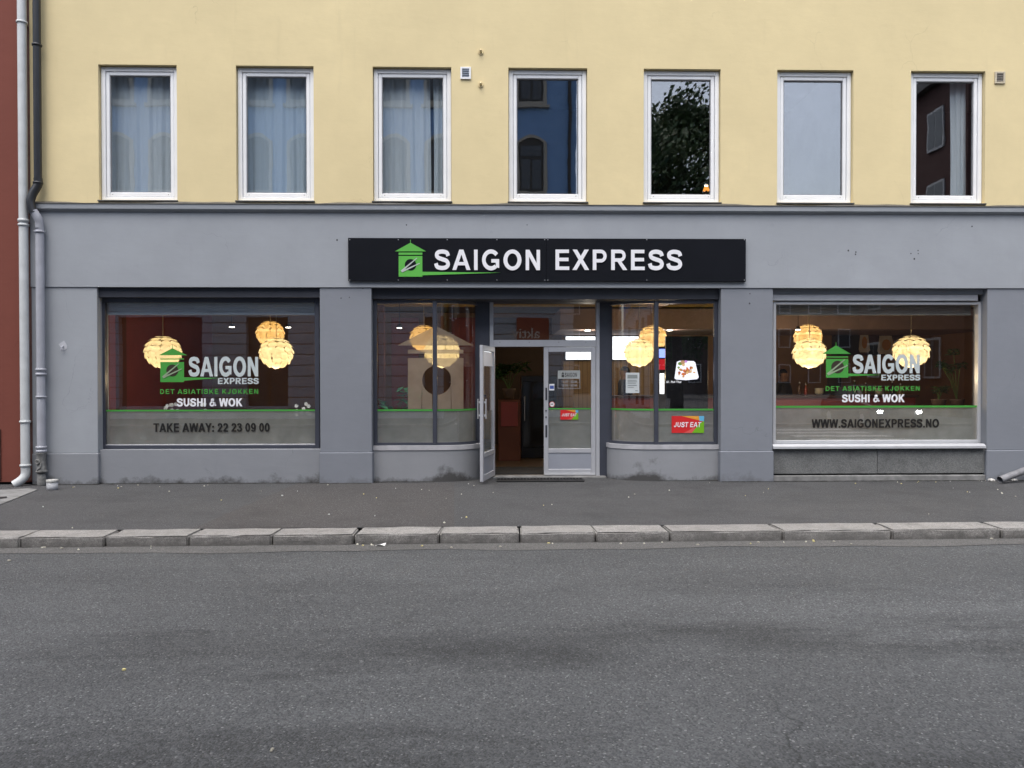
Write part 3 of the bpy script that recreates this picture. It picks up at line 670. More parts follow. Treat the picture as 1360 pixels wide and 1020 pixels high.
BOLD = .07
ptext('lettering', 'SUSHI & WOK', LETW, shr, 1118, 1201, 523.8, 534.2, YD)
ptext('lettering', 'WWW.SAIGONEXPRESS.NO', BLACKV, shr, 1078, 1247, 556.6, 568, YD)
BOLD = 0.0
b = MB(); along(b, [(-.035, Z(595.5, 1165)), (-.035, Z(592.5, 1165)), (.02, Z(589.8, 1165)), (.2, z0-.002), (.2, Z(595.5, 1165))], PX[2][1]+.002, PX[3][0]-.03); b.build('window_sill', ALUL, bld)
sz0, sz1 = Z(629, 1165, .03), Z(596.6, 1165, .03)
xs = [PX[2][1]+.004, X(1165.5, 612, .03), PX[3][0]-.006]
for i in range(2): bx('stone_slab', STONE, bld, xs[i]+.004, xs[i+1]-.004, .03+.004*i, .30, sz0, sz1, c=.005)
bx('slab_joint', mat('joint_dark', (.02, .02, .02), .9), bld, xs[0], xs[2], .09, .31, .05, sz1, c=0)
bx('concrete_footing', CONC, bld, xs[0], xs[2], .004, .32, -.02, Z(631.3, 1165, .0), c=.012)

# ---- recessed entrance between two curved bays
YB, YDR = .17, .60
bx('entrance_header', DARKB, bld, PX[1][1]-.0, PX[2][0], .11, .42, Z(397.5, 720, .11), ZL-.0025, c=.006)
bx('entrance_soffit', DARKB, bld, PX[1][1], PX[2][0], .421, .95, Z(398.5, 720, .2), ZL+.3, c=0)
def bay_y(x, xm, xe):                          # plan of a bay: flat, then a quarter ellipse back to the door
    u = (x-xm)/(xe-xm)
    if u <= 0: return YB
    u = min(u, 1); return YB+(YDR-YB)*(1-math.sqrt(max(0, 1-u*u)))
def bay_path(xa, xm, xe, off=0.0, n=22):
    """points from the pilaster xa over the mullion xm round to xe at the door; off pushes outwards"""
    pts = [(xa, YB-off), (xm, YB-off)]; a = xe-xm; bb = YDR-YB; s = 1 if a > 0 else -1
    for k in range(1, n+1):
        t = R(90*k/n); pts.append((xm+(a+s*off)*math.sin(t), YDR-(bb+off)*math.cos(t)))
    return pts
BAYS = [dict(xa=PX[1][1]+.002, xm=X(577.5, 500, YB), xe=X(634, 500, .5), pm=577.5, pe=634, side=-1), dict(xa=PX[2][0]-.002, xm=X(871.7, 500, YB), xe=X(811, 500, .5), pm=871.7, pe=811, side=1)]
ZB0, ZB1 = Z(591.5, 540, YB), Z(398.5, 680, YB)
def ribbon(b, pts, z0, z1, th):                # upright strip of given thickness following a plan path
    n = len(pts); q = []
    for i, p in enumerate(pts):
        a = Vector(pts[max(i-1, 0)]); c = Vector(pts[min(i+1, n-1)]); t = (c-a).normalized(); q.append((Vector((-t.y, t.x))*th))
    for i in range(n-1):
        o0, o1 = Vector(pts[i]), Vector(pts[i+1]); i0, i1 = o0+q[i], o1+q[i+1]
        b.quad((*o0, z0), (*o1, z0), (*o1, z1), (*o0, z1)); b.quad((*i1, z0), (*i0, z0), (*i0, z1), (*i1, z1))
        b.quad((*o0, z1), (*o1, z1), (*i1, z1), (*i0, z1)); b.quad((*o1, z0), (*o0, z0), (*i0, z0), (*i1, z0))
    for k in (0, n-1):
        o0 = Vector(pts[k]); i0 = o0+q[k]; b.quad((*o0, z0), (*o0, z1), (*i0, z1), (*i0, z0))
bays = []
for B in BAYS:
    xa, xm, xe, sd_ = B['xa'], B['xm'], B['xe'], B['side']
    # low curved wall
    outer = bay_path(xa, xm, xe, .05)+[(xe+.0, 1.0), (xa, 1.0)]
    b = MB(); b.plan(outer, -.02, ZB0-.075); bw = b.build('bay_base', GREYBAY, bld)
    b = MB(); outer2 = bay_path(xa, xm, xe, .062)+[(xe, 1.0), (xa, 1.0)]; b.plan(outer2, ZB0-.075, ZB0-.002); b.build('bay_ledge', mat('ledge_paint', (.40, .40, .42), .75, 0, .15, 6, .3, 40), bld)
    # frame rails and posts
    th = .06*(1 if xe > xa else -1)
    b = MB(); ribbon(b, bay_path(xa, xm, xe), ZB0, ZB0+.045, th); fr = b.build('shop_window', DARKF, bld)
    b = MB(); ribbon(b, bay_path(xa, xm, xe), ZB1-.05, ZB1, th); b.build('top_rail', DARKF, fr)
    tag(fr, ('left' if sd_ < 0 else 'right')+' curved bay window beside the door')
    k = .045; b = MB(); b.box(xm-k*.75, xm+k*.75, YB-.012, YB+.07, ZB0+.0005, ZB1-.0005, .006); b.build('mullion', DARKF, fr)
    s_ = 1 if xe > xa else -1
    b = MB(); b.box(xa, xa+s_*.06, YB-.006, YB+.07, ZB0+.0005, ZB1-.0005, .006); b.build('jamb', DARKF, fr)
    p1 = [(xa+s_*.05, YB+.022), (xm-s_*.03, YB+.022)]; b = MB(); ribbon(b, p1, ZB0+.04, ZB1-.045, .006*s_); b.build('pane', GL_SH, fr)
    p2 = [p for p in bay_path(xm, xm, xe, -.022)][1:]; p2[0] = (p2[0][0]+s_*.03, p2[0][1]); b = MB(); ribbon(b, p2, ZB0+.04, ZB1-.045, .006*s_); b.build('curved_pane', GL_SH, fr, True)
    zf = Z(546, 580, YB)
    f1 = [(xa+s_*.055, YB+.0315), (xm-s_*.034, YB+.0315)]; b = MB()
    b.quad((*f1[0], ZB0+.04), (*f1[1], ZB0+.04), (*f1[1], zf), (*f1[0], zf)); b.build('frosted_film', FROST, fr)
    f2 = [p for p in bay_path(xm, xm, xe, -.0315)][1:]; f2[0] = (f2[0][0]+s_*.03, f2[0][1]); b = MB()
    for i in range(len(f2)-1): b.quad((*f2[i], ZB0+.04), (*f2[i+1], ZB0+.04), (*f2[i+1], zf), (*f2[i], zf))
    b.build('frosted_film', FROST, fr)
    b = MB(); g1 = [(xa+s_*.055, YB+.0185), (xm-s_*.034, YB+.0185)]; b.quad((*g1[0], zf), (*g1[1], zf), (*g1[1], zf+.03), (*g1[0], zf+.03))
    g2 = [p for p in bay_path(xm, xm, xe, -.0185)][1:]; g2[0] = (g2[0][0]+s_*.03, g2[0][1])
    for i in range(len(g2)-1): b.quad((*g2[i], zf), (*g2[i+1], zf), (*g2[i+1], zf+.03), (*g2[i], zf+.03))
    b.build('green_stripe', GREENV, fr)
    bays.append(fr)
# big etched house on the left bay: columns of film that follow the glass
B = BAYS[0]; xm, xe, xa = B['xm'], B['xe'], B['xa']; cxp = 578.5
b = MB(); cols = []
pxs = [528+i*(629-528)/90 for i in range(91)]
def intervals(px):
    out = []; d = abs(px-cxp)
    if d < 50.5: out.append((432.5+d*.515, 458.8))
    if d < 37.5:
        out.append((464.5, 469.5)); r2 = 19.5**2-(px-580)**2
        if r2 > 0: out += [(475.6, 505-math.sqrt(r2)), (505+math.sqrt(r2), 543.4)]
        else: out.append((475.6, 543.4))
    return out
def film_pt(px, py):
    y = YB
    for _ in range(4):
        x = X(px, py, y); u = min(max((x-xm)/(xe-xm-.02), 0), .995); y = YB+(YDR-YB)*(1-math.sqrt(1-u*u))
    off = .018; return (x, y+off*.55 if u > .05 else YB+.0165, Z(py, px, y))
for i in range(90):
    a, c = pxs[i], pxs[i+1]; m_ = (a+c)/2
    if 574.0 < m_ < 581.2: continue
    for (u0, u1), (v0, v1) in zip(intervals(a+.01), intervals(c-.01)):
        b.quad(film_pt(a, u1), film_pt(c, v1), film_pt(c, v0), film_pt(a, u0))
b.build('etched_house', ETCH, bays[0])
# JUST EAT sticker and a printed notice on the right bay
sticker(bays[1], 892, 935, 552.5, 575, YB+.0185)
def bay_front(px, py, off):                    # where a line of sight meets the right bay's glass
    B = BAYS[1]; y = YB
    for _ in range(5):
        x = X(px, py, y); y = bay_y(x, B['xm'], B['xe'])
    return Vector((x, y-off, Z(py, px, y)))
q = [bay_front(831, 522, .006), bay_front(849, 522, .006), bay_front(849, 495, .006), bay_front(831, 495, .006)]
b = MB(); b.quad(*q); b.build('notice', mat('paper_notice', (.52, .56, .57), .7, 0, .05), bays[1])
for (u0, u1, v0, v1) in ((.12, .86, .10, .28), (.14, .8, .36, .39), (.14, .84, .43, .46), (.14, .75, .50, .53), (.14, .82, .60, .64), (.14, .6, .70, .73), (.70, .88, .86, .90)):
    pt = lambda u, v: (q[3]+(q[2]-q[3])*u+(q[0]-q[3])*v)+Vector((0, -.003, 0))
    b = MB(); b.quad(pt(u0, v1), pt(u1, v1), pt(u1, v0), pt(u0, v0)); b.build('notice_print', mat('notice_print', (.22, .25, .25), .7), bays[1])

# dark boards between bays and door frame
dx0, dx1 = X(650.5, 500, YDR), X(796.5, 500, YDR)
bx('door_reveal_board', DARKF, bld, BAYS[0]['xe']-.04, dx0-.002, YDR+.0, YDR+.30, .02, ZB1+.1, c=.004)
bx('door_reveal_board', DARKF, bld, dx1+.002, BAYS[1]['xe']+.04, YDR+.0, YDR+.30, .02, ZB1+.1, c=.004)
# door frame, transom light
zt0, zt1, zth = Z(460.5, 720, YDR), Z(451.5, 720, YDR), .035
zT = Z(397.5, 720, YDR)
b = MB(); fw_ = .062
b.box(dx0, dx0+fw_, YDR, YDR+.11, .0, zT, .004); b.box(dx1-fw_, dx1, YDR, YDR+.11, .0, zT, .004)
b.box(dx0+fw_+.001, dx1-fw_-.001, YDR+.001, YDR+.109, zt0, zt1, .004); b.box(dx0+fw_+.001, dx1-fw_-.001, YDR+.001, YDR+.109, zT-.045, zT-.001, .004)
dfr = b.build('door_frame', ALU, bld)
bx('threshold', CONC, dfr, dx0-.1, dx1+.1, YDR-.10, YDR+.16, -.01, zth-.004, c=.006)
bx('transom_pane', GL_SH, dfr, dx0+fw_, dx1-fw_, YDR+.05, YDR+.058, zt1, zT-.045, c=0)
for px in (664, 703, 742, 778):
    b = MB(); p = P(px, 454.5, YDR); b.prism([(p.x+.008*math.cos(k/8*math.tau), p.z+.008*math.sin(k/8*math.tau)) for k in range(8)], YDR-.001, YDR+.01); b.build('screw', mat('screw_dark', (.2, .2, .2), .5), dfr)
def leaf(name, wd, zb, zt, flip):
    """door leaf in its own frame: hinge at x=0, leaf runs to +x, outside towards -y"""
    st = .078; yb0, yb1 = -.026, .026; parts = {}
    b = MB(); b.box(0, st, yb0, yb1, zb, zt, .005); b.box(wd-st, wd, yb0, yb1, zb, zt, .005)
    zr = zb+.375
    for a, c in ((zt-.085, zt-.0005), (zr, zr+.075), (zb+.0005, zb+.10)): b.box(st+.0005, wd-st-.0005, yb0+.001, yb1-.001, a, c, .005)
    return b, st, zr
# fixed right leaf
lx0, lx1 = X(722.3, 500, YDR), dx1-fw_-.004; zl0, zl1 = zth+.008, zt0-.004; wd = lx1-lx0
b, st, zr = leaf('door', wd, 0, zl1-zl0, False)
dr = b.build('door', ALU); dr.location = (0, 0, 0)
for v_ in dr.data.vertices: v_.co += Vector((lx0, YDR+.035, zl0))
attach(dr, bld); tag(dr, 'closed right door leaf with stickers on its glass')
bx('pane', GL_SH, dr, lx0+st-.01, lx1-st+.01, YDR+.033, YDR+.039, zl0+zr+.07, zl1-.08, c=0)
bx('kick_panel', mat('door_panel', (.33, .35, .40), .45, .2, .05), dr, lx0+st-.01, lx1-st+.01, YDR+.022, YDR+.046, zl0+.095, zl0+zr+.005, c=.002)
bx('kick_plate', ALUL, dr, lx0+.01, lx1-.005, YDR-.002, YDR+.008, zl0-.004, zl0+.035, c=.003)
for py0, py1 in ((515, 531.5), (564.5, 581)): bx('lock_slot', DARKB, dr, X(724.3, 520, YDR), X(726.8, 520, YDR), YDR+.002, YDR+.02, Z(py1, 725, YDR), Z(py0, 725, YDR), c=.004)
for py in (545.5, 554):
    b = MB(); p = P(725.3, py, YDR); b.prism([(p.x+.014*math.cos(k/10*math.tau), p.z+.014*math.sin(k/10*math.tau)) for k in range(10)], YDR-.004, YDR+.012); b.build('lock_cylinder', DARKB, dr)
zf = Z(543.8, 760, YDR); flat('frosted_film', [(lx0+st, zl0+zr+.07), (lx1-st, zl0+zr+.07), (lx1-st, zf), (lx0+st, zf)], FROST, dr, YDR+.0425)
flat('green_stripe', [(lx0+st, zf), (lx1-st, zf), (lx1-st, zf+.022), (lx0+st, zf+.022)], GREENV, dr, YDR+.0295)
sticker(dr, 744.3, 768, 544.5, 557.3, YDR+.0295)
yy = YDR+.0295; a = P(740.8, 503, yy); c = P(770.4, 492, yy)
slab('name_plate', [(a.x, a.z), (c.x, a.z), (c.x, c.z), (a.x, c.z)], mat('plate_silver', (.36, .38, .37), .5, .1), dr, yy-.002, yy)
ptext('plate_lettering', 'SAIGON', mat('plate_ink', (.05, .05, .05), .6), dr, 750, 766.5, 495, 500.5, yy-.003)
b = MB(); q2 = lambda pts: [(P(u, v, yy).x, P(u, v, yy).z) for u, v in pts]
for pts in ([(745.5, 497), (749.5, 497), (747.5, 494)], [(745.8, 501), (749.2, 501), (749.2, 497.6), (745.8, 497.6)]): b.add([(x, yy-.003, z) for x, z in q2(pts)], [tuple(range(len(pts)))])
b.build('plate_emblem', MT['plate_ink'], dr)
GHOST = mat('hours_letters', (.36, .38, .40), .6)
ptext('opening_hours', '11:00 - 22:00', GHOST, dr, 745.5, 766.5, 505.5, 508.2, yy)
ptext('opening_hours', '12:00 - 22:00', GHOST, dr, 745.5, 766.5, 510.5, 513.2, yy)
b = MB()
for (u0, v0, u1, v1) in ((740.8, 503.4, 741.3, 516), (769.9, 503.4, 770.4, 516), (741.4, 515.5, 769.8, 516)):
    A = P(u0, v1, yy); C = P(u1, v0, yy); b.quad((A.x, yy, A.z), (C.x, yy, A.z), (C.x, yy, C.z), (A.x, yy, C.z))
b.build('hours_border', GHOST, dr)
p = P(733.2, 537, yy)
disc = lambda r, y: [(p.x+r*math.cos(k/20*math.tau), y, p.z+r*math.sin(k/20*math.tau)) for k in range(20)]
b = MB(); b.add(disc(.048, yy-.001), [tuple(range(20))]); b.build('round_sign', mat('sign_red', (.5, .1, .09), .5), dr)
b = MB(); b.add(disc(.038, yy-.002), [tuple(range(20))]); b.build('round_sign_face', LETW, dr)
b = MB(); b.add([(p.x-.028, yy-.003, p.z+.012), (p.x-.02, yy-.003, p.z-.018), (p.x-.01, yy-.003, p.z), (p.x+.01, yy-.003, p.z-.004), (p.x+.016, yy-.003, p.z-.02), (p.x+.022, yy-.003, p.z+.016), (p.x, yy-.003, p.z+.01)], [tuple(range(7))]); b.build('round_sign_dog', MT['plate_ink'], dr)
a = P(729.5, 518.5, yy); c = P(736.2, 510, yy)
slab('alarm_sticker', [(a.x, a.z), (c.x, a.z), (c.x, c.z), (a.x, c.z)], LETW, dr, yy-.001, yy)
a = P(730.2, 516.5, yy); c = P(735.6, 512, yy); flat('alarm_print', [(a.x, a.z), (c.x, a.z), (c.x, c.z), (a.x, c.z)], mat('print_blue', (.05, .10, .35), .6), dr, yy-.002)
# open left leaf, swung out over the pavement
wdL = lx0-(dx0+fw_)-.004; hx, hy = dx0+fw_+.002, YDR+.02
fp = G(639.5, 640, zl0); ang = math.atan2(fp.y-hy, fp.x-hx)
b, st, zr = leaf('door', wdL, 0, zl1-zl0, True)
dl = b.build('door', ALU); tag(dl, 'open left door leaf swung out over the pavement')
def place(o, par):
    T = Matrix.Translation((hx, hy, zl0)) @ Matrix.Rotation(ang, 4, 'Z'); o.data.transform(T); attach(o, par)
place(dl, bld)
for nm, m_, a_, c_ in (('pane', GL_SH, (st-.01, wdL-st+.01, -.003, .003, zr+.07, zl1-zl0-.08), 0), ('kick_panel', MT['door_panel'], (st-.01, wdL-st+.01, -.012, .012, .095, zr+.005), .002)):
    bb = MB(); bb.box(*a_, c=c_); o = bb.build(nm, m_); place(o, dl)
for s_ in (-1, 1):
    bb = MB(); bb.box(wdL-.075, wdL-.02, s_*.066-.006, s_*.066+.006, 1.0, 1.32, .006); bb.box(wdL-.06, wdL-.04, min(s_*.026, s_*.06), max(s_*.026, s_*.06), 1.04, 1.07, .002); bb.box(wdL-.06, wdL-.04, min(s_*.026, s_*.06), max(s_*.026, s_*.06), 1.25, 1.28, .002)
    o = bb.build('pull_handle', ALUL); place(o, dl)
bb = MB(); bb.box(st, wdL-st, .0045, .0055, zl1-zl0-.33, zl1-zl0-.10); o = bb.build('white_label', LETW); place(o, dl)
bb = MB(); bb.quad((st, -.0065, zr+.07), (wdL-st, -.0065, zr+.07), (wdL-st, -.0065, zf-zl0), (st, -.0065, zf-zl0)); o = bb.build('frosted_film', FROST); place(o, dl)

# ================================================================== THINGS ON THE FACADE
# ---- fascia sign
sx0, sx1, sz0, sz1 = X(462.3, 345, -.07), X(990.6, 345, -.07), Z(373.6, 726, -.07), Z(316.6, 726, -.07)
sg = empty('fascia_sign', ((sx0+sx1)/2, -.02, sz0), 'long black fascia sign with green house emblem and white lettering', 'sign')
xm_ = X(725.5, 345, -.07)
for a, c in ((sx0, xm_-.0015), (xm_+.0015, sx1)): bx('panel', BLACKS, sg, a, c, -.07, -.0185, sz0, sz1, c=.003)
ptext('letter', 'SAIGON', LETW, sg, 576.3, 719.6, 331.6, 358.6, -.085, .0155, .10, 0, True)
ptext('letter', 'EXPRESS', LETW, sg, 735.4, 906.8, 331.6, 358.6, -.085, .0155, .10, 0, True)
emblem(sg, GREEN, BLACKS, mat('stick_grey', (.42, .46, .44), .5), (545.2, 322.4), (524.6, 333.9), (566, 333.9), (529.5, 561, 335.5, 338.4), (529.5, 561, 340, 367.5), (545.3, 351.8, 7.7), (665, 362.2, 361), -.071, T=.006)
for px in (464.5, 529, 594, 660, 723.4, 727.6, 859, 988.6):
    for py in (318.3, 372.0):
        p = P(px, py, -.07); b = MB(); b.prism([(p.x+.009*math.cos(k/8*math.tau), p.z+.009*math.sin(k/8*math.tau)) for k in range(8)], -.074, -.0695); b.build('screw', STEEL, sg)

# ---- vents and bolts on the yellow wall
def vent(px, py, s, m_in, label):
    p = P(px, py); r = empty('vent_grille', (p.x, 0, p.z-s), label, 'vent', 'wall vents')
    b = MB(); frame4(b, p.x-s, p.x+s, p.z-s*1.15, p.z+s*1.15, s*.34, -.025, .0, .003); b.build('frame', WHITEP if 'white' in label else mat('beige_vent', (.52, .46, .34), .6), r)
    bx('backing', m_in, r, p.x-s*.7, p.x+s*.7, -.006, .002, p.z-s*.85, p.z+s*.85, c=0)
    for k in range(5): bx('slat', m_in, r, p.x-s*.66, p.x+s*.66, -.02, -.006, p.z-s*.72+k*s*.34, p.z-s*.72+k*s*.34+s*.17, c=.002)
vent(618.5, 97.5, .085, mat('vent_blue_grey', (.26, .30, .36), .5), 'white framed vent grille beside the third upper window')
vent(1327.3, 103.5, .085, mat('vent_brown_grey', (.23, .21, .18), .6), 'beige vent grille right of the last upper window')
for py, lab in ((69, 'upper of two yellow painted bolts in the yellow wall'), (112.5, 'lower of two yellow painted bolts in the yellow wall')):
    p = P(638.5, py); r = empty('wall_bolt', (p.x, 0, p.z), lab, 'bolt', 'painted wall bolts')
    b = MB(); b.prism([(p.x+.045*math.cos(k/16*math.tau), p.z+.05*math.sin(k/16*math.tau)) for k in range(16)], -.012, .002); b.build('rosette', mat('yellow_bolt', (.66, .54, .30), .6), r)
    b = MB(); b.tube([(p.x, -.01, p.z), (p.x, -.06, p.z), (p.x, -.075, p.z+.01)], [.022, .022, .014], 10); b.build('stud', MT['yellow_bolt'], r)

# ---- downpipes
def sm(path, n=6): return crom3(path, n)
def crom3(pts, n=6):
    out = []; p = [pts[0]]+list(pts)+[pts[-1]]
    for i in range(1, len(p)-2):
        a, b_, c, d = (Vector(q) for q in p[i-1:i+3])
        for k in range(n):
            t = k/n; out.append(.5*((2*b_)+(c-a)*t+(2*a-5*b_+4*c-d)*t*t+(3*b_-a-3*c+d)*t**3))
    return out+[Vector(pts[-1])]
def collar(b, x, y, z, r, h=.03): b.lathe([(r*.98, -h), (r*1.22, -h*.8), (r*1.22, h*.8), (r*.98, h)], (x, y, z), 16)
yp = -.11
xw = X(31.5, 340, yp)
wp = empty('downpipe', (xw, yp, 0), 'white downpipe on the red building ending in an open elbow', 'downpipe')
ze = Z(622, 34, yp)
b = MB(); b.tube([(xw, yp, 10.4), (xw, yp, ze)], .066, 16, False); b.build('pipe', WHPIPE, wp, True)
b = MB(); e = crom3([(xw, yp, ze+.01), (xw, yp, ze-.09), (xw-.035, yp-.03, ze-.17), (xw-.13, yp-.08, ze-.25)]); b.tube(e, .067, 16, False); b.tube(e, .058, 16, False); b.build('elbow', WHPIPE, wp, True)
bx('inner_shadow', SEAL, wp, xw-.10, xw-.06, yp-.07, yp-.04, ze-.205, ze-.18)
for py in (30, 293, 299, 560, 618):
    b = MB(); collar(b, xw, yp, Z(py, 31, yp), .066, .018 if py != 293 else .026); b.build('collar', WHPIPE, wp, True)
for py in (30, 296, 560): bx('bracket', STEEL, wp, xw-.02, xw+.02, yp+.06, .06, Z(py, 31, yp)-.012, Z(py, 31, yp)+.012, c=0)
xk, xg = X(49.5, 120, yp), X(53, 330, yp)
gp = empty('downpipe', (xg, yp, 0), 'downpipe, black above and grey below with a cast iron foot, on the grey wall', 'downpipe')
b = MB(); zb_ = Z(240, 49, yp)
b.tube([(xk, yp, 10.4), (xk, yp, zb_)], .058, 16, False); b.build('upper_pipe', BLPIPE, gp, True)
b = MB(); x2 = X(43.5, 268, yp); b.tube(crom3([(xk, yp, zb_+.04), (xk, yp, zb_-.06), (x2+.02, yp-.03, Z(258, 44, yp)), (x2-.005, yp-.05, Z(270, 44, yp)), (x2+.04, yp-.05, Z(284, 44, yp))]), .064, 16, False); b.build('offset_bend', BLPIPE, gp, True)
b = MB(); b.tube(crom3([(x2+.035, yp-.05, Z(281, 46, yp)), (xg-.012, yp-.02, Z(291, 46, yp)), (xg, yp, Z(302, 46, yp)), (xg, yp, Z(340, 46, yp)), (xg, yp, Z(600, 46, yp))]), .062, 16, False); b.build('lower_pipe', GRPIPE, gp, True)
for py, h in ((60, .018), (243, .018), (308, .016), (491, .02), (497, .02), (527, .014), (594, .02), (599, .022)):
    b = MB(); collar(b, xk if py < 260 else xg, yp, Z(py, 52, yp), .06 if py < 260 else .064, h); b.build('collar', BLPIPE if py < 260 else GRPIPE, gp, True)
b = MB(); zi1, zi0 = Z(601, 56, yp), Z(628, 56, yp)
b.lathe([(.072, zi0), (.085, zi0+.015), (.085, zi0+.035), (.068, zi0+.05), (.068, zi1-.03), (.08, zi1-.01), (.08, zi1)], (xg, yp, 0), 18); b.lathe([(.060, -.02), (.066, .02), (.058, zi0)], (xg, yp, 0), 16); b.build('iron_foot', IRON, gp, True)
b = MB(); zc = (zi0+zi1)/2+.02; b.tube([(xg-.015+(.012+.030*t/20)*math.cos(t*.55), yp-.074-.004, zc+(.012+.030*t/20)*math.sin(t*.55)) for t in range(21)], .011, 8); b.tube([(xg+.035, yp-.07, zc-.01), (xg+.02, yp-.07, zc-.09), (xg-.03, yp-.07, zi0+.045)], .010, 8); b.build('scroll_ornament', IRON, gp, True)
for py in (308, 494): bx('bracket', GRPIPE, gp, xg-.02, xg+.02, yp+.055, .002, Z(py, 52, yp)-.012, Z(py, 52, yp)+.012, c=0)
# right-hand downpipe: its foot slants into the picture at the right edge
xr = X(1398, 560, yp); rp = empty('downpipe', (xr, yp, 0), 'grey downpipe with a slanting foot at the right edge by the grey plinth', 'downpipe')
pe = G(1328, 638.5, .045)
b = MB(); b.tube(crom3([(xr, yp, 4.2), (xr, yp, .55), (xr-.05, yp-.01, .38), (xr-.30, yp-.05, .26), (pe.x, pe.y, .06)], 5), .055, 16, False); b.build('pipe', mat('worn_grey_pipe', (.20, .20, .21), .6, 0, .3, 9), rp, True)
b = MB(); collar(b, xr, yp, 1.2, .06); b.box(xr-.02, xr+.02, yp+.055, .002, 1.19, 1.21); b.build('bracket', GRPIPE, rp)

# ---- the red neighbour
rb = empty('red_building', (-10, .3, 0), 'dark red plastered building at the left edge', 'building')
b = MB(); zr0 = Z(640, 20, .03); b.box(-14, XL-.003, .03, .4, zr0, 10.8); b.build('wall', REDW, rb)
bx('base_recess', mat('recess_shade', (.012, .012, .012), .9), rb, -14, XL-.003, .09, .4, -.02, zr0-.001, c=0)  # black colour stands in for the shade in the gap below the wall
bx('corner_strip', mat('brown_edge', (.10, .045, .035), .8, 0, .3, 12), rb, XL-.12, XL-.004, .018, .03, zr0+.02, 10.7, c=.003)
dj = X(1.5, 600, .03); bx('gate_edge', mat('gate_dark', (.05, .012, .010), .7), rb, dj-.9, dj, .012, .03, zr0+.03, Z(570, 5, .03), c=.004)
b = MB(); c4 = [G(-60, 690, 0), G(8, 668, 0), G(50, 651, 0), G(38, 649.5, 0), G(-60, 654, 0)]
b.plan([(q.x, q.y) for q in c4], -.02, .012); struct('drain_slab', b, CONC)
b = MB(); c4 = [G(-5, 663, .012), G(9, 661.5, .012), G(9, 659.5, .012), G(-5, 660.5, .012)]; b.plan([(q.x, q.y) for q in c4], .0, .016); struct('drain_slot', b, SEAL)

# ---- bucket by the downpipe
bp = G(69.5, 650.5, 0); r0 = .076
bk = empty('bucket', (bp.x, bp.y, 0), 'small dirty white tub standing by the foot of the grey downpipe', 'bucket')
b = MB(); b.lathe([(r0*.9, .001), (r0, .012), (r0*1.04, .115), (r0*.96, .115), (r0*.9, .02)], (bp.x, bp.y, 0), 20); b.build('tub', mat('dirty_white', (.42, .43, .45), .6, 0, .3, 20), bk, True)
b = MB(); b.lathe([(r0*1.05, .113), (r0*1.10, .118), (r0*1.10, .150), (r0*1.02, .158), (r0*.2, .150)], (bp.x, bp.y, 0), 20); b.build('lid', mat('dirty_white_lid', (.40, .40, .38), .65, 0, .3, 20), bk, True)

# ---- door grate
q4 = [G(655, 640.5, 0), G(777, 640.2, 0), G(771, 634.5, 0), G(660, 634.5, 0)]
gr = empty('door_grate', (q4[0].lerp(q4[2], .5).x, q4[0].lerp(q4[2], .5).y, 0), 'black foot scraper grate set in the ground before the door', 'grate')
gx0, gx1, gy0, gy1 = q4[3].x, q4[2].x, q4[0].y-.0, min(q4[0].y+.30, YDR-.12)
bx('tray', SEAL, gr, gx0, gx1, gy0, gy1, -.004, .006, c=0)
nb = 26
for i in range(nb+1):
    x = gx0+(gx1-gx0)*i/nb; bx('bar', mat('grate_iron', (.03, .03, .03), .6, .4), gr, x-.007, x+.007, gy0, gy1, .007, .024, c=.002)
for y in (gy0, gy1): bx('edge', MT['grate_iron'], gr, gx0-.01, gx1+.01, y-.012, y+.012, .006, .028, c=.003)

# ---- soil and grime gathered along the foot of the walls
b = MB(); rn = random.Random(2)
for (xa, xb, yo) in ((XL, PX[0][1], -.022), (PX[0][1], PX[1][0], .045), (PX[1][0], PX[1][1], -.022), (PX[1][1], BAYS[0]['xm'], YB-.05), (BAYS[1]['xm'], PX[2][0], YB-.05), (PX[2][0], PX[2][1], -.022), (PX[2][1], PX[3][0], .004), (PX[3][0], XR, -.022)):
    n = max(6, int((xb-xa)/.05)); wd_ = [abs(rn.gauss(.018, .02))+.004 for _ in range(n+1)]
    for i in range(n):
        u, v_ = xa+(xb-xa)*i/n, xa+(xb-xa)*(i+1)/n
        b.add([(u, yo-wd_[i], .0055), (v_, yo-wd_[i+1], .0055), (v_, yo+.01, .012), (u, yo+.01, .012)], [(0, 1, 2, 3)])
tag(b.build('wall_foot_soil', mat('dark_soil', (.022, .022, .019), .95, 0, .4, 20)), 'thin line of dark soil along the foot of the facade', 'soil', kind='stuff')
# ---- litter on the ground
def litter(name, pts, cols, s0, s1, label):
    b = MB(); mats = [mat('litter_%d' % i, c, .8) for i, c in enumerate(cols)]
    for (x, y, z) in pts:
        b.cur = random.randrange(len(mats)); n = random.choice((5, 6)); a0 = random.uniform(0, 6.28); s = random.uniform(s0, s1); st = random.uniform(.45, 1); rr = [random.uniform(.6, 1.1) for _ in range(n)]
        ring = [(x+s*rr[k]*math.cos(k/n*math.tau), y+s*st*rr[k]*math.sin(k/n*math.tau)) for k in range(n)]
        tl, ta = random.uniform(0, .5), random.uniform(0, 6.28)
        top = [(u, v, z+.004+abs(tl*((u-x)*math.cos(ta)+(v-y)*math.sin(ta)))+.004*random.random()) for u, v in ring]
        b.add([(x, y, z+.012+random.random()*.006)]+top+[(u, v, z) for u, v in ring], [(0, k+1, (k+1) % n+1) for k in range(n)]+[(k+1, k+1+n, (k+1) % n+1+n, (k+1) % n+1) for k in range(n)])
    o = b.build(name, mats); return tag(o, label, 'litter', kind='stuff')
pts = []
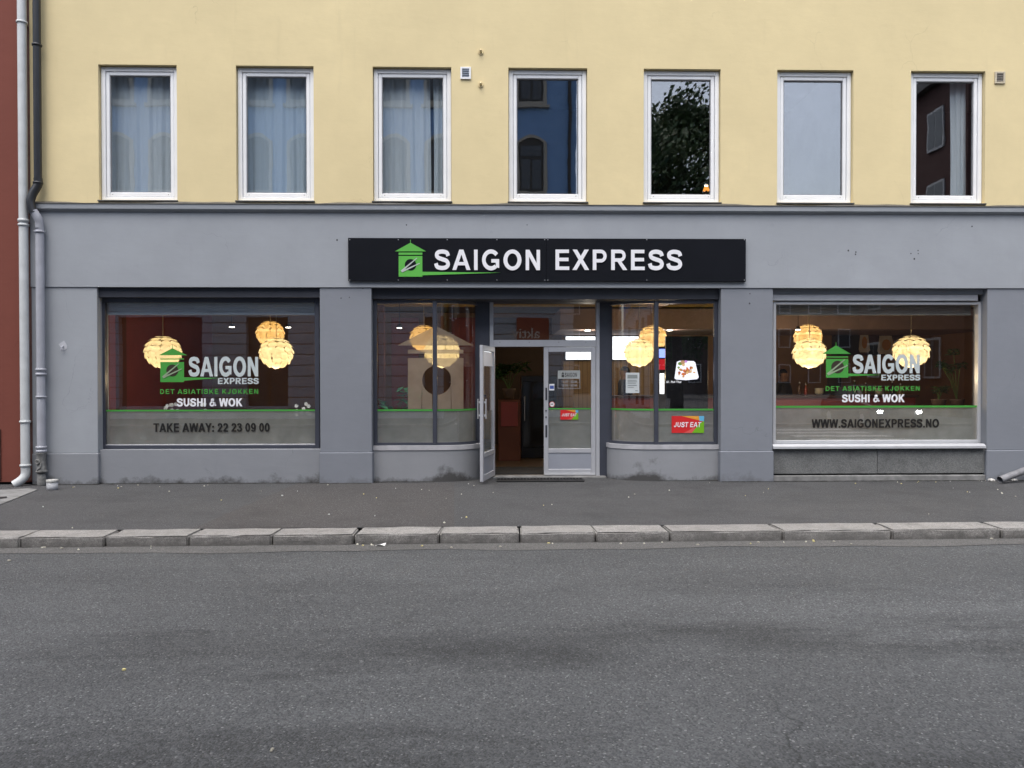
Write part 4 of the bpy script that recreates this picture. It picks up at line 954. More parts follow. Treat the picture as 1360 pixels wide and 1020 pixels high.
for px, py in ((97, 648), (99, 647.5), (156, 646), (157, 649), (161, 647), (183, 645), (212, 647), (225, 653), (276, 645), (347, 653), (375, 659), (294, 665), (96, 702), (57, 674), (395, 653), (483, 657), (500, 662), (613, 657), (655, 655), (722, 672), (733, 671), (560, 651), (570, 652), (835, 661), (843, 657), (889, 652), (990, 659), (1014, 655), (1136, 643), (1142, 651), (1192, 641), (1197, 643), (1220, 640), (1243, 641), (1262, 640), (1285, 654), (1325, 651), (1330, 655), (1331, 656), (1288, 654.5), (1266, 649), (1296, 638), (1300, 637), (1307, 637.5), (1311, 638), (1318, 637), (1304, 640), (498, 686), (590, 695), (437, 684)):
    q = G(px, py, 0); pts.append((q.x, min(q.y, -.05), .0045))
for _ in range(14):
    x = random.uniform(-6.5, 8.6); pts.append((x, -.06-abs(random.gauss(0, .25)), .0045)) if random.random() < .5 else pts.append((x, random.uniform(-3.4, -.2), .0045))
litter('fallen_petals', pts, [(.62, .60, .50), (.55, .48, .22), (.38, .36, .30), (.50, .50, .48)], .006, .016, 'scattered pale petals and scraps lying along the pavement')
pts = [(random.uniform(-6, 6.5), 0, -.105) for _ in range(26)]; pts = [(x, kf(x)-abs(random.gauss(0, .10))-.02, z) for x, y, z in pts]
pts += [tuple(G(px, py, -.109)) for px, py in ((482, 725), (927, 724), (997, 722.5), (1080, 718), (362, 996), (360, 998), (165, 890), (12, 745))]
litter('gutter_scraps', pts, [(.50, .46, .34), (.45, .34, .10), (.56, .56, .54)], .008, .02, 'small leaf scraps lying in the gutter below the kerb')
q = G(505, 725, -.106); b = MB()
b.add([(q.x-.06, q.y-.01, q.z), (q.x-.01, q.y-.02, q.z+.022), (q.x+.05, q.y-.015, q.z+.004), (q.x+.062, q.y+.025, q.z+.03), (q.x+.0, q.y+.03, q.z+.012), (q.x-.05, q.y+.025, q.z+.002)], [(0, 1, 5), (1, 4, 5), (1, 2, 4), (2, 3, 4)])
tag(b.build('paper_scrap', mat('scrap_white', (.72, .72, .70), .8)), 'crumpled white paper scrap in the gutter left of the door', 'litter')
for i, (px, py, s) in enumerate(((1302.5, 636.5, .055), (1308, 637, .04), (1324, 634.5, .05))):
    q = G(px, py, 0); bm = bmesh.new(); bmesh.ops.create_icosphere(bm, subdivisions=1, radius=s)
    for v_ in bm.verts: v_.co = Vector((v_.co.x*random.uniform(.8, 1.3), v_.co.y*.8, max(v_.co.z*random.uniform(.5, .8), -s*.3)+s*.3))+Vector((q.x, min(q.y, -.09), .004))
    me = bpy.data.meshes.new('plaster_chunk'); bm.to_mesh(me); bm.free(); me.materials.append(mat('chunk_white', (.50, .49, .46), .9, 0, .3, 30, .5, 60)); o = bpy.data.objects.new('plaster_chunk', me); COL.objects.link(o)
    tag(o, ('left one of the pale broken plaster chunks below the right shop window corner', 'middle one of the pale broken plaster chunks below the right shop window corner', 'pale broken plaster chunk at the mouth of the slanting grey pipe')[i], 'rubble', 'plaster chunks')

# ================================================================== INSIDE THE RESTAURANT
IX0, IX1, IY1, ZFL, ZCE = XL+.302, XR-.302, 6.9, .03, 3.30
BROWN = mat('brown_interior_wall', (.22, .125, .07), .8, 0, .12, 1.5)
REDI = mat('red_interior_panel', (.25, .045, .038), .55, 0, .1, 2)
ORNG = mat('orange_interior_panel', (.11, .03, .010), .55, 0, .1, 2)
WOODF = mat('brown_floor', (.08, .05, .027), .4, 0, .2, 2)
SLATW = mat('ceiling_slat_wood', (.33, .23, .07), .5, 0, .2, 4)
b = MB(); b.box(IX0, IX1, 1.0, IY1, -.02, ZFL); b.box(IX0, BAYS[0]['xe']-.05, .37, 1.0, -.02, ZFL); b.box(BAYS[1]['xe']+.05, IX1, .37, 1.0, -.02, ZFL); b.box(BAYS[0]['xe']-.05, BAYS[1]['xe']+.05, YDR+.165, 1.0, -.02, ZFL); struct('shop_floor', b, WOODF)
b = MB(); b.box(IX0, IX1, .37, IY1, ZCE, ZCE+.1); struct('shop_ceiling', b, mat('dark_ceiling', (.09, .07, .05), .9))
cs = bpy.data.objects['shop_ceiling']
for i in range(11):
    y = .75+i*.32; bx('slat', SLATW, cs, IX0+.02, IX1-.02, y, y+.07, ZCE-.10, ZCE-.002, c=.004)
b = MB(); b.box(IX0-.0, IX1, IY1, IY1+.1, 0, ZCE+.1); struct('shop_back_wall', b, BROWN)
b = MB(); b.box(IX0-.001, IX0+.05, .37, IY1-.002, 0, ZCE-.001); struct('shop_left_wall', b, REDI)
b = MB(); b.box(IX1-.05, IX1, .37, IY1-.002, 0, ZCE-.001); struct('shop_right_wall', b, BROWN)
def at(px, py, y): return P(px, py, y)
def panel(name, px0, px1, z0, z1, y, m, th=.05):
    b = MB(); b.box(X(px0, 480, y), X(px1, 480, y), y, y+th, z0, z1, .004); return b.build(name, m)
for nm, a, c, m_ in (('shop_wall_panel', 165, 232, REDI), ('shop_wall_panel', 520, 556, REDI), ('shop_wall_panel', 600, 655, REDI), ('shop_wall_panel', 656, 746, mat('doorway_shade_panel', (.045, .027, .018), .8))):  # last panel is added, its dark brown stands in for doorway shade
    tag(panel(nm, a, c, ZFL+.001, ZCE-.12, IY1-.08, m_), kind='structure')
tag(panel('shop_wall_panel', 146, 158, ZFL+.001, ZCE-.15, 2.0, ORNG, .3), kind='structure')
tag(panel('shop_wall_panel', 492, 510, ZFL+.001, ZCE-.15, 3.0, ORNG, .2), kind='structure')
def planks(name, c0, c1, wd):
    m, t, bb = nodes(name); v = coords(t); sp = t.nodes.new('ShaderNodeSeparateXYZ'); t.links.new(v, sp.inputs[0])
    f = mth(t, 'FRACT', mth(t, 'DIVIDE', sp.outputs[0], wd)); line = mth(t, 'LESS_THAN', f, .12)
    col = mixc(t, ramp(t, noise(t, v, 6, 4, .6, (3, 3, .3)), .3, .7), c0, c1); col = mixc(t, mth(t, 'MULTIPLY', line, .7), col, tuple(x*.35 for x in c0))
    t.links.new(col, bb.inputs['Base Color']); bb.inputs['Roughness'].default_value = .55; MT[name] = m; return m
PLK = planks('plank_wall', (.30, .19, .08), (.40, .27, .12), .11)
tag(panel('plank_wall', 748, 884, ZFL+.001, 2.70, IY1-.06, PLK, .04), kind='structure')
b = MB(); b.box(X(744, 430, 4.3), IX1-.06, 4.3, IY1-.1, 2.74, ZCE-.11, .006); struct('ceiling_soffit', b, mat('soffit_mauve', (.26, .19, .18), .8))
bx2 = lambda *a, **k: bx(*a, **k)
# counter
cx0, cx1, yc = X(797, 525, 4.2), X(1216, 525, 4.2), 4.2; zc = Z(525.5, 840, 4.2)
ct = empty('service_counter', ((cx0+cx1)/2, yc, ZFL), 'long dark red service counter at the back of the restaurant', 'counter')
bx('front_panel', REDI, ct, cx0, cx1, yc, yc+.05, ZFL+.001, zc-.05); bx('counter_top', mat('counter_top', (.06, .03, .025), .3), ct, cx0-.05, cx1+.05, yc-.06, yc+.55, zc-.049, zc)
bx('side_panel', REDI, ct, cx0, cx0+.05, yc+.051, yc+.5, ZFL+.001, zc-.05); bx('side_panel', REDI, ct, cx1-.05, cx1, yc+.051, yc+.5, ZFL+.001, zc-.05)
# lit menu screens over the counter
SCRN = glow('menu_screen_light', (.93, .97, 1.0), 1.3, 0, True); CASE = mat('screen_case', (.012, .012, .014), .4)
for (a, c, nm) in ((751.5, 801, 'white glowing menu screen behind the door glass'), (813.5, 853, 'white glowing menu screen behind the right bay window')):
    ys = IY1-.20; p0, p1 = P(a, 477.5, ys), P(c, 447, ys); r = empty('menu_screen', ((p0.x+p1.x)/2, ys, p0.z), nm, 'screen', 'menu screens')
    bx('case', CASE, r, p0.x-.03, p1.x+.03, ys, ys+.14, p0.z-.03, p1.z+.03); bx('display', SCRN, r, p0.x, p1.x, ys-.006, ys-.001, p0.z, p1.z, c=0)
# ceiling spots
SPOT = glow('spot_light_disc', (1, .93, .78), 9)
def spot(px, py, z, lab):
    q = G(px, py, z); r = empty('ceiling_spotlight', (q.x, q.y, z), lab, 'spotlight', 'small ceiling spotlights')
    b = MB(); b.lathe([(.075, 0), (.09, -.012), (.06, -.014)], (q.x, q.y, z), 7); b.build('ring', ALU, r)
    b = MB(); b.lathe([(.058, -.0145), (.058, -.019)], (q.x, q.y, z), 7); b.build('lens', SPOT, r)
    l = bpy.data.lights.new('spot_light', 'POINT'); l.energy = 9; l.color = (1, .86, .66); l.shadow_soft_size = .001
    lo_ = bpy.data.objects.new('spot_light', l); COL.objects.link(lo_); lo_.parent = r; lo_.location = (0, 0, -.05)
spot(780.5, 438.5, 2.738, 'small round spotlight seen through the glass over the door'); spot(889.5, 438, 2.738, 'bright round spotlight above the black display panel')
for px, py, lab in ((308, 434, 'small spotlight in the middle of the left shop window'), (383, 434.5, 'small spotlight beside the paired lamps of the left shop window'), (530.5, 435, 'small spotlight beside the etched house window'), (1060, 437.5, 'small spotlight at the upper left of the right shop window')):
    q = G(px, py, 2.6)
    if q.y > IY1-.2:
        d = (IY1-.25+CAMD)/(q.y+CAMD); z = CAMH+(2.6-CAMH)*d; q = Vector((q.x*d, IY1-.25, z))
    r = empty('ceiling_spotlight', (q.x, q.y, q.z), lab, 'spotlight', 'small ceiling spotlights')
    b = MB(); b.lathe([(.03, .06), (.05, .0), (.046, -.002)], tuple(q), 7); b.build('can', CASE, r)
    b = MB(); b.lathe([(.045, -.003), (.045, -.010)], tuple(q), 7); b.build('lens', SPOT, r)
    b = MB(); b.tube([(q.x, q.y, q.z+.06), (q.x, q.y, ZCE-.001)], .006, 8); b.build('stem', CASE, r)
# angled ceiling rail with its lamp rose
for (pa, pb, y0, y1, m_, lab) in (((556, 403), (571, 419), 1.3, 3.2, SLATW, 'yellow wooden rail slanting under the ceiling behind the left bay'), ((905, 402), (868, 420), 1.4, 3.6, mat('rail_mauve', (.36, .25, .24), .6), 'mauve rail slanting under the ceiling behind the right bay')):
    a, c = X(pa[0], pa[1], y0), X(pb[0], pb[1], y1); b = MB(); z = ZCE-.155
    b.add([(a-.14, y0, z), (a+.14, y0, z), (c+.14, y1, z), (c-.14, y1, z), (a-.14, y0, z+.054), (a+.14, y0, z+.054), (c+.14, y1, z+.054), (c-.14, y1, z+.054)], [(0, 1, 2, 3), (4, 7, 6, 5), (0, 4, 5, 1), (1, 5, 6, 2), (2, 6, 7, 3), (3, 7, 4, 0)])
    tag(b.build('ceiling_rail', m_), lab, 'rail')

# pendant lamps: globes of overlapping paper petals with a bulb inside
def paper(name, c, through):
    m = bpy.data.materials.new(name); m.use_nodes = True; t = m.node_tree; t.nodes.clear()
    o = t.nodes.new('ShaderNodeOutputMaterial'); d = t.nodes.new('ShaderNodeBsdfDiffuse'); l = t.nodes.new('ShaderNodeBsdfTranslucent'); tr = t.nodes.new('ShaderNodeBsdfTransparent')
    for q in (d, l): q.inputs[0].default_value = (*c, 1)
    tr.inputs[0].default_value = (*c, 1)
    m1 = t.nodes.new('ShaderNodeMixShader'); m1.inputs[0].default_value = .72; t.links.new(d.outputs[0], m1.inputs[1]); t.links.new(l.outputs[0], m1.inputs[2])
    m2 = t.nodes.new('ShaderNodeMixShader'); m2.inputs[0].default_value = through; t.links.new(m1.outputs[0], m2.inputs[1]); t.links.new(tr.outputs[0], m2.inputs[2]); t.links.new(m2.outputs[0], o.inputs[0]); MT[name] = m; return m
PAPER = paper('petal_paper', (.92, .88, .80), .15)
def pendant(px, py, rpx, y, warm, lab, power):
    c = P(px, py, y); rad = rpx/FPX*(CAMD+y)*.95
    r = empty('pendant_lamp', tuple(c), lab, 'lamp', 'petal globe pendant lamps')
    b = MB(); rows = 8; rnd = random.Random(int(px))
    for j in range(rows):
        la = -76+152*j/(rows-1); n = max(5, round(12*math.cos(R(la)))); off = .5*(j % 2)
        for i in range(n):
            lo = (i+off)/n*360+rnd.uniform(-2, 2); k = 10; dw = 360/n*.53; dh = 152/(rows-1)*.68; tip = rnd.uniform(.99, 1.04)
            vs = [Vector((math.cos(R(lo))*math.cos(R(la)), math.sin(R(lo))*math.cos(R(la)), math.sin(R(la))*.92))*rad*.985+c]
            for q in range(k):
                a = q/k*math.tau; sn = math.sin(a); l2 = lo+dw*math.cos(a); a2 = la+dh*sn
                l2r, a2r = R(l2), R(max(-89, min(89, a2))); rr_ = rad*((.972-.047*sn)*(tip if sn < 0 else 1))
                vs.append(Vector((math.cos(l2r)*math.cos(a2r), math.sin(l2r)*math.cos(a2r), math.sin(a2r)*.92))*rr_+c)
            b.add(vs, [(0, q+1, (q+1) % k+1) for q in range(k)])
    b.build('shade', PAPER, r)
    b = MB(); b.tube([(c.x, c.y, c.z+rad*.55), (c.x, c.y, ZCE-.001)], .006, 6); b.build('cord', mat('cord_cream', (.45, .38, .25), .6), r)
    b = MB(); b.lathe([(.028, -.02), (.028, .06)], (c.x, c.y, c.z+rad*.5), 10); b.build('lamp_holder', MT['cord_cream'], r)
    b = MB(); b.lathe([(.05, -.09), (.06, -.02), (.06, -.001)], (c.x, c.y, ZCE), 12); b.build('ceiling_rose', MT['cord_cream'], r)
    for nm, en, z_, ss in (('lamp_bulb_light', 2.4 if not warm else 1.8, 0, .045), ('lamp_down_light', power, -rad-.16, .001)):  # second, unseen light under the shade is added to brighten the room
        l = bpy.data.lights.new(nm, 'POINT'); l.energy = en; l.color = (1, .74, .42) if nm[5] == 'd' else ((1, .76, .34) if not warm else (1, .54, .11)); l.shadow_soft_size = ss
        lo_ = bpy.data.objects.new(nm, l); COL.objects.link(lo_); lo_.parent = r; lo_.location = (0, 0, z_)
pendant(216.5, 467.5, 24.5, 1.0, False, 'cream petal globe lamp hanging alone in the left shop window', 6)
pendant(367, 468.5, 23.5, 1.1, False, 'brighter lower lamp of the pair in the left shop window', 8)
pendant(359, 443, 19.5, 3.2, True, 'amber upper lamp of the pair in the left shop window', 8)
pendant(587, 466, 25, 1.25, False, 'bright lamp behind the etched house on the left bay', 2.5)
pendant(563, 449, 20, 3.0, True, 'amber lamp hanging left behind the etched house on the left bay', 2.5)
pendant(849, 468, 21.5, 1.5, False, 'cream lamp in the right bay in front of a white screen', 8)
pendant(867, 449, 20, 3.0, True, 'amber lamp behind the mullion of the right bay', 8)
pendant(1075, 468.5, 23, 1.1, False, 'brighter lower lamp of the pair in the right shop window', 13)
pendant(1073, 447, 19.5, 3.2, True, 'amber upper lamp of the pair in the right shop window', 13)
pendant(1210, 466.5, 24.5, 1.0, False, 'cream petal globe lamp hanging alone in the right shop window', 13)

# blinds gathered at the top of the shop windows
def blind(px0, px1, py0, py1, m, lab):
    y = .34; x0, x1 = X(px0, 410, y), X(px1, 410, y); zt, zb = Z(py0, (px0+px1)/2, y), Z(py1, (px0+px1)/2, y)
    r = empty('window_blind', ((x0+x1)/2, y, zb), lab, 'blind'); n = 5; h = (zt-zb)/n
    for i in range(n): bx('slat', m, r, x0, x1, y-.03-.004*(i % 2), y+.02, zb+i*h+.002, zb+(i+1)*h-.003, c=.003)
    bx('head_rail', m, r, x0, x1, y-.035, y+.019, zt, zt+.12); bx('bottom_rail', m, r, x0, x1, y-.04, y+.02, zb-.03, zb-.001, c=.004)
blind(141, 419, 403, 416, mat('blind_blue_grey', (.25, .31, .36), .6), 'blue grey blind gathered up in the left shop window')
blind(1029, 1288, 407, 416.5, mat('blind_olive_grey', (.18, .185, .165), .6), 'olive grey blind gathered up in the right shop window')
# window ledges with small vases
for (xa, xb, zl) in ((PX[0][1]+.01, PX[1][0]-.01, .55), (PX[2][1]+.01, PX[3][0]-.01, .60)):
    b = MB(); b.box(xa, xb, .315, .62, .03, zl, .004); struct('window_ledge', b, mat('ledge_brown', (.25, .17, .11), .6))
VASE = mat('white_vase', (.62, .66, .68), .3)
for i, px in enumerate((156, 190, 228, 262, 297, 365, 402)):
    x = X(px, 585, .45); r = empty('vase', (x, .45, .551), ['leftmost', 'second', 'third', 'fourth', 'fifth', 'sixth', 'rightmost'][i]+' of the white vases behind the frosted strip of the left shop window', 'vase', 'vases on the left window ledge')
    b = MB(); b.lathe([(.05, 0), (.065, .05), (.055, .14), (.03, .18), (.035, .20)], (x, .45, .551), 7); b.build('body', VASE, r, True)
    if i in (2, 3, 6):
        b = MB(); rn = random.Random(i)
        for k in range(5): b.tube([(x, .45, .70), (x+rn.uniform(-.03, .03), .45+rn.uniform(-.03, .03), .95), (x+rn.uniform(-.12, .12), .45+rn.uniform(-.06, .06), 1.12+rn.uniform(-.1, .15))], .004, 5)
        b.build('stems', mat('stem_green', (.06, .14, .03), .6), r)
        b = MB()
        for k in range(9):
            p = Vector((x+rn.uniform(-.13, .13), .45+rn.uniform(-.05, .05), 1.12+rn.uniform(-.1, .15)))
            for a in range(5):
                d = Vector((math.cos(a*1.257), rn.uniform(-.4, .4), math.sin(a*1.257)))*.035; s = d.cross(Vector((0, 1, 0)))*.5; b.add([p, p+d*.6+s, p+d, p+d*.6-s], [(0, 1, 2, 3)])
        b.build('blossoms', mat('blossom_white', (.75, .74, .68), .7), r)
# leafy plants
LEAF = mat('dark_leaf', (.035, .085, .025), .45, 0, .3, 12); LEAFT = mat('bright_leaf', (.05, .22, .09), .4, 0, .3, 10)
POT = mat('plant_pot', (.10, .07, .06), .6)
def plant(x, y, z, h, spread, n, ls, m, lab, seed, clumps=None):
    rn = random.Random(seed); r = empty('potted_plant', (x, y, z), lab, 'plant')
    b = MB(); b.lathe([(.09, .001), (.13, .20), (.14, .22), (.12, .22), (.11, .17)], (x, y, z), 16); b.build('pot', POT, r, True)
    st = MB(); lf = MB(); cl_ = clumps or [(rn.uniform(-spread, spread), rn.uniform(-spread, spread)*.7, h*rn.uniform(.5, 1)) for _ in range(7)]
    for (dx, dy, dz) in cl_:
        tip = Vector((x+dx, y+dy, z+.2+dz)); st.tube([(x, y, z+.18), (x+dx*.4, y+dy*.4, z+.2+dz*.55), tip], .006, 5)
        for k in range(n):
            az = rn.uniform(0, 6.28); d = Vector((math.cos(az), math.sin(az), rn.uniform(-.7, .5))).normalized()*ls*rn.uniform(.6, 1.2); s = d.cross(Vector((0, 0, 1))).normalized()*ls*.26; o = tip+Vector((rn.uniform(-1, 1), rn.uniform(-1, 1), rn.uniform(-1, 1)))*ls*.35
            lf.add([o, o+d*.45+s+Vector((0, 0, .02)), o+d, o+d*.45-s+Vector((0, 0, .02))], [(0, 1, 2), (0, 2, 3)])
    st.build('stems', MT.get('stem_green') or LEAF, r); lf.build('leaves', m, r)
# shelf with orchids behind the right shop window
ys = 1.9; xa, xb = X(1232, 540, ys), X(1294, 540, ys); zs = Z(546, 1262, ys)
sh = empty('low_shelf', ((xa+xb)/2, ys, ZFL), 'dark low shelf with plants behind the right shop window', 'shelf')
bx('side_panel', DARKB, sh, xa, xa+.04, ys, ys+.35, ZFL+.001, zs-.041); bx('side_panel', DARKB, sh, xb-.04, xb, ys, ys+.35, ZFL+.001, zs-.041); bx('top_board', DARKB, sh, xa-.02, xb+.02, ys-.02, ys+.37, zs-.04, zs); bx('shelf_board', DARKB, sh, xa+.041, xb-.041, ys, ys+.34, .5, .54); bx('back_panel', DARKB, sh, xa+.041, xb-.041, ys+.341, ys+.36, ZFL+.001, zs-.041)
cz = lambda px, py: (X(px, py, ys+.15)-X(1271, py, ys+.15), 0, Z(py, px, ys+.15)-zs-.2)
plant(X(1271, 535, ys+.15), ys+.15, zs+.001, .8, .3, 26, .13, LEAF, 'tall dark leafed plant in the right shop window', 5, [cz(1266, 468), cz(1255, 486), cz(1275, 484), cz(1262, 490), cz(1249, 484)])
plant(X(1247, 535, ys+.15), ys+.16, zs+.001, .25, .16, 14, .10, LEAF, 'low flowering plant beside the tall one in the right shop window', 6)
plant(X(512, 560, .75), .85, ZFL+.001, 1.2, .3, 8, .20, LEAFT, 'green leafed plant in the left bay beside the etched house', 9, [(-.05, -.2, 1.02), (.10, -.1, .95), (.34, 0, 1.25), (.42, .1, 1.0), (.25, 0, 1.12), (.5, 0, 1.2)])
# plant, cabinets and fridge seen through the open door
yd = 2.9; xa, xb = X(662, 560, yd), X(691, 560, yd)
cb = empty('orange_cabinet', ((xa+xb)/2, yd, ZFL), 'orange red cabinet inside the open doorway', 'cabinet')
zt_ = Z(531, 676, yd); bx('carcass', ORNG, cb, xa, xb, yd, yd+.5, ZFL+.001, zt_); bx('cabinet_door', REDI, cb, xa+.05, xb-.05, yd-.022, yd-.001, Z(566, 676, yd), zt_-.04)
plant((xa+xb)/2, yd+.25, zt_+.001, .5, .3, 22, .20, LEAF, 'dark bushy plant on the orange cabinet inside the doorway', 12)
yf = 3.4; xa, xb = X(692, 560, yf), X(740, 560, yf); fg = empty('drinks_fridge', ((xa+xb)/2, yf, ZFL), 'tall black fridge inside the open doorway', 'fridge')
zt_ = Z(499, 710, yf); bx('body', mat('fridge_black', (.012, .012, .014), .3), fg, xa, xb, yf, yf+.6, ZFL+.001, zt_, c=.01); bx('fridge_door', mat('fridge_glass', (.01, .01, .012), .08), fg, xa+.04, xb-.04, yf-.03, yf-.001, .25, zt_-.12, c=.006); bx('handle', STEEL, fg, xa+.06, xa+.08, yf-.06, yf-.031, .8, 1.3, c=.004)
b = MB(); b.box(dx0+fw_, dx1-fw_, YDR+.20, YDR+1.25, ZFL+.001, ZFL+.012, .003); tag(b.build('door_mat', mat('mat_black', (.012, .012, .012), .95, 0, .2, 60, .6, 200)), 'black door mat just inside the entrance', 'mat')
# black display board with a plate of food
yb_ = .78; a, c = P(884, 552, yb_), P(940.5, 446.5, yb_)
db = empty('display_board', ((a.x+c.x)/2, yb_, ZFL), 'black display board with a picture of a food plate in the right bay', 'display')
bx('board', mat('display_black', (.006, .006, .008), .25), db, a.x, c.x, yb_, yb_+.06, ZFL+.10, c.z, c=.006); bx('foot', CASE, db, a.x+.05, c.x-.05, yb_-.1, yb_+.2, ZFL+.001, ZFL+.099)
qq = lambda pts: [(P(u, v, yb_-.003).x, P(u, v, yb_-.003).z) for u, v in pts]
slab('plate_picture', qq([(895.8, 502.5), (899, 480.5), (903, 479), (921, 479.5), (923.5, 481.5), (928, 501), (926, 503.5), (911, 505), (898, 504)][::-1]), glow('picture_white', (.80, .80, .92), .85), db, yb_-.004, yb_-.001)
rn = random.Random(4); cols = [(.62, .16, .04), (.55, .28, .08), (.35, .10, .03), (.70, .45, .22), (.45, .12, .05), (.60, .50, .36)]
for i in range(46):
    u = 911+rn.gauss(0, 5.0); v = 492+rn.gauss(0, 3.8); s = rn.uniform(.9, 2.4); k = 6; an = rn.uniform(0, 6.28); el = rn.uniform(.4, 1)
    if not (900 < u < 923 and 483 < v < 502): continue
    b = MB(); pts = qq([(u+s*math.cos(an)*math.cos(q/k*math.tau)-s*el*math.sin(an)*math.sin(q/k*math.tau), v+s*math.sin(an)*math.cos(q/k*math.tau)+s*el*math.cos(an)*math.sin(q/k*math.tau)) for q in range(k)])
    b.add([(x, yb_-.005-i*.0003, z) for x, z in pts], [tuple(range(k))]); ci = i % 6; b.build('food_print', MT.get('food_%d' % ci) or glow('food_%d' % ci, cols[ci], .7), db)
for (u, v, s, cc, nm) in ((903, 483, 3.0, (.16, .26, .06), 'food_leaf'), (906.5, 481, 3.2, (.45, .26, .14), 'food_bread'), (910.5, 480.2, 2.2, (.55, .25, .65), 'food_orchid'), (901, 488, 1.8, (.22, .34, .10), 'food_leaf2')):
    b = MB(); pts = qq([(u+s*math.cos(q/8*math.tau), v+s*math.sin(q/8*math.tau)*.8) for q in range(8)]); b.add([(x, yb_-.021, z) for x, z in pts], [tuple(range(8))]); b.build('food_print', glow(nm, cc, .7), db)
def ftext(name, s, m, parent, x, z, y, size, rz=0.0, off=0.0):
    cu = bpy.data.curves.new(name, 'FONT'); cu.body = s; cu.size = size; cu.offset = off; t = bpy.data.objects.new('tmp', cu); COL.objects.link(t)
    dg = bpy.context.evaluated_depsgraph_get(); me = bpy.data.meshes.new_from_object(t.evaluated_get(dg)); bpy.data.objects.remove(t)
    me.transform(Matrix.Translation((x, y, z)) @ Matrix.Rotation(rz, 4, 'Z') @ Matrix.Rotation(math.pi/2, 4, 'X')); me.materials.clear(); me.materials.append(m)
    o = bpy.data.objects.new(name, me); COL.objects.link(o); attach(o, parent); return o
p = P(885, 508.5, yb_); ftext('caption', '61. Pad Thai', glow('caption_white', (.8, .8, .85), .7), db, p.x, p.z, yb_-.004, .052, 0, .001)
# narrow lit cooler beside it
yk = 2.3; xa, xb = X(875, 490, yk), X(900, 490, yk); ck = empty('drinks_cooler', ((xa+xb)/2, yk, ZFL), 'narrow drinks cooler with blue and red lights beside the black display board', 'cooler')
zz = lambda py: Z(py, 880, yk)
bx('cabinet', CASE, ck, xa, xb, yk, yk+.45, ZFL+.001, zz(460)); bx('blue_light', glow('cooler_blue', (.18, .25, 1.0), 1.6), ck, xa+.005, xb-.01, yk-.012, yk-.001, zz(475), zz(463.5), c=0); bx('red_label', glow('cooler_red', (.6, .02, .03), .5), ck, xa+.005, xb-.01, yk-.012, yk-.001, zz(491), zz(477), c=0); bx('white_light', glow('cooler_white', (1, 1, 1), 1.8), ck, xa+.02, xa+.10, yk-.012, yk-.001, zz(523), zz(496), c=0)
# dark boards with plate pictures behind the right shop window
yq = IY1-.2
for (a, c, lab, pls) in ((1109, 1166, 'dark menu board with an oval plate picture in the right shop window', [(1148, 455, 7.5, 13)]), (1167.5, 1200, 'dark menu board with a sushi picture beside the lone right lamp', [(1177, 458, 12, 12)])):
    p0, p1 = P(a, 472, yq), P(c, 434, yq); r = empty('menu_board', ((p0.x+p1.x)/2, yq, p0.z), lab, 'menu board', 'dark menu boards')
    bx('board', CASE, r, p0.x, p1.x, yq, yq+.2, p0.z, p1.z)
    for (u, v, ru, rv) in pls:
        b = MB(); pts = [(P(u+du*ru, v+dv*rv, yq).x, P(u+du*ru, v+dv*rv, yq).z) for du, dv in ((-.75, -1), (.6, -1), (1, .8), (.7, 1), (-.8, 1), (-1, .7))]; b.add([(x, yq-.004, z) for x, z in pts], [tuple(range(6))]); b.build('plate_picture', mat('plate_print', (.50, .46, .40), .5), r)
        b = MB(); pts = [(P(u+.5*ru*math.cos(q/12*math.tau), v+.62*rv*math.sin(q/12*math.tau), yq).x, P(u, v+.62*rv*math.sin(q/12*math.tau), yq).z) for q in range(12)]; b.add([(x, yq-.008, z) for x, z in pts], [tuple(range(12))]); b.build('food_print', mat('food_print_brown', (.42, .20, .05), .5), r)
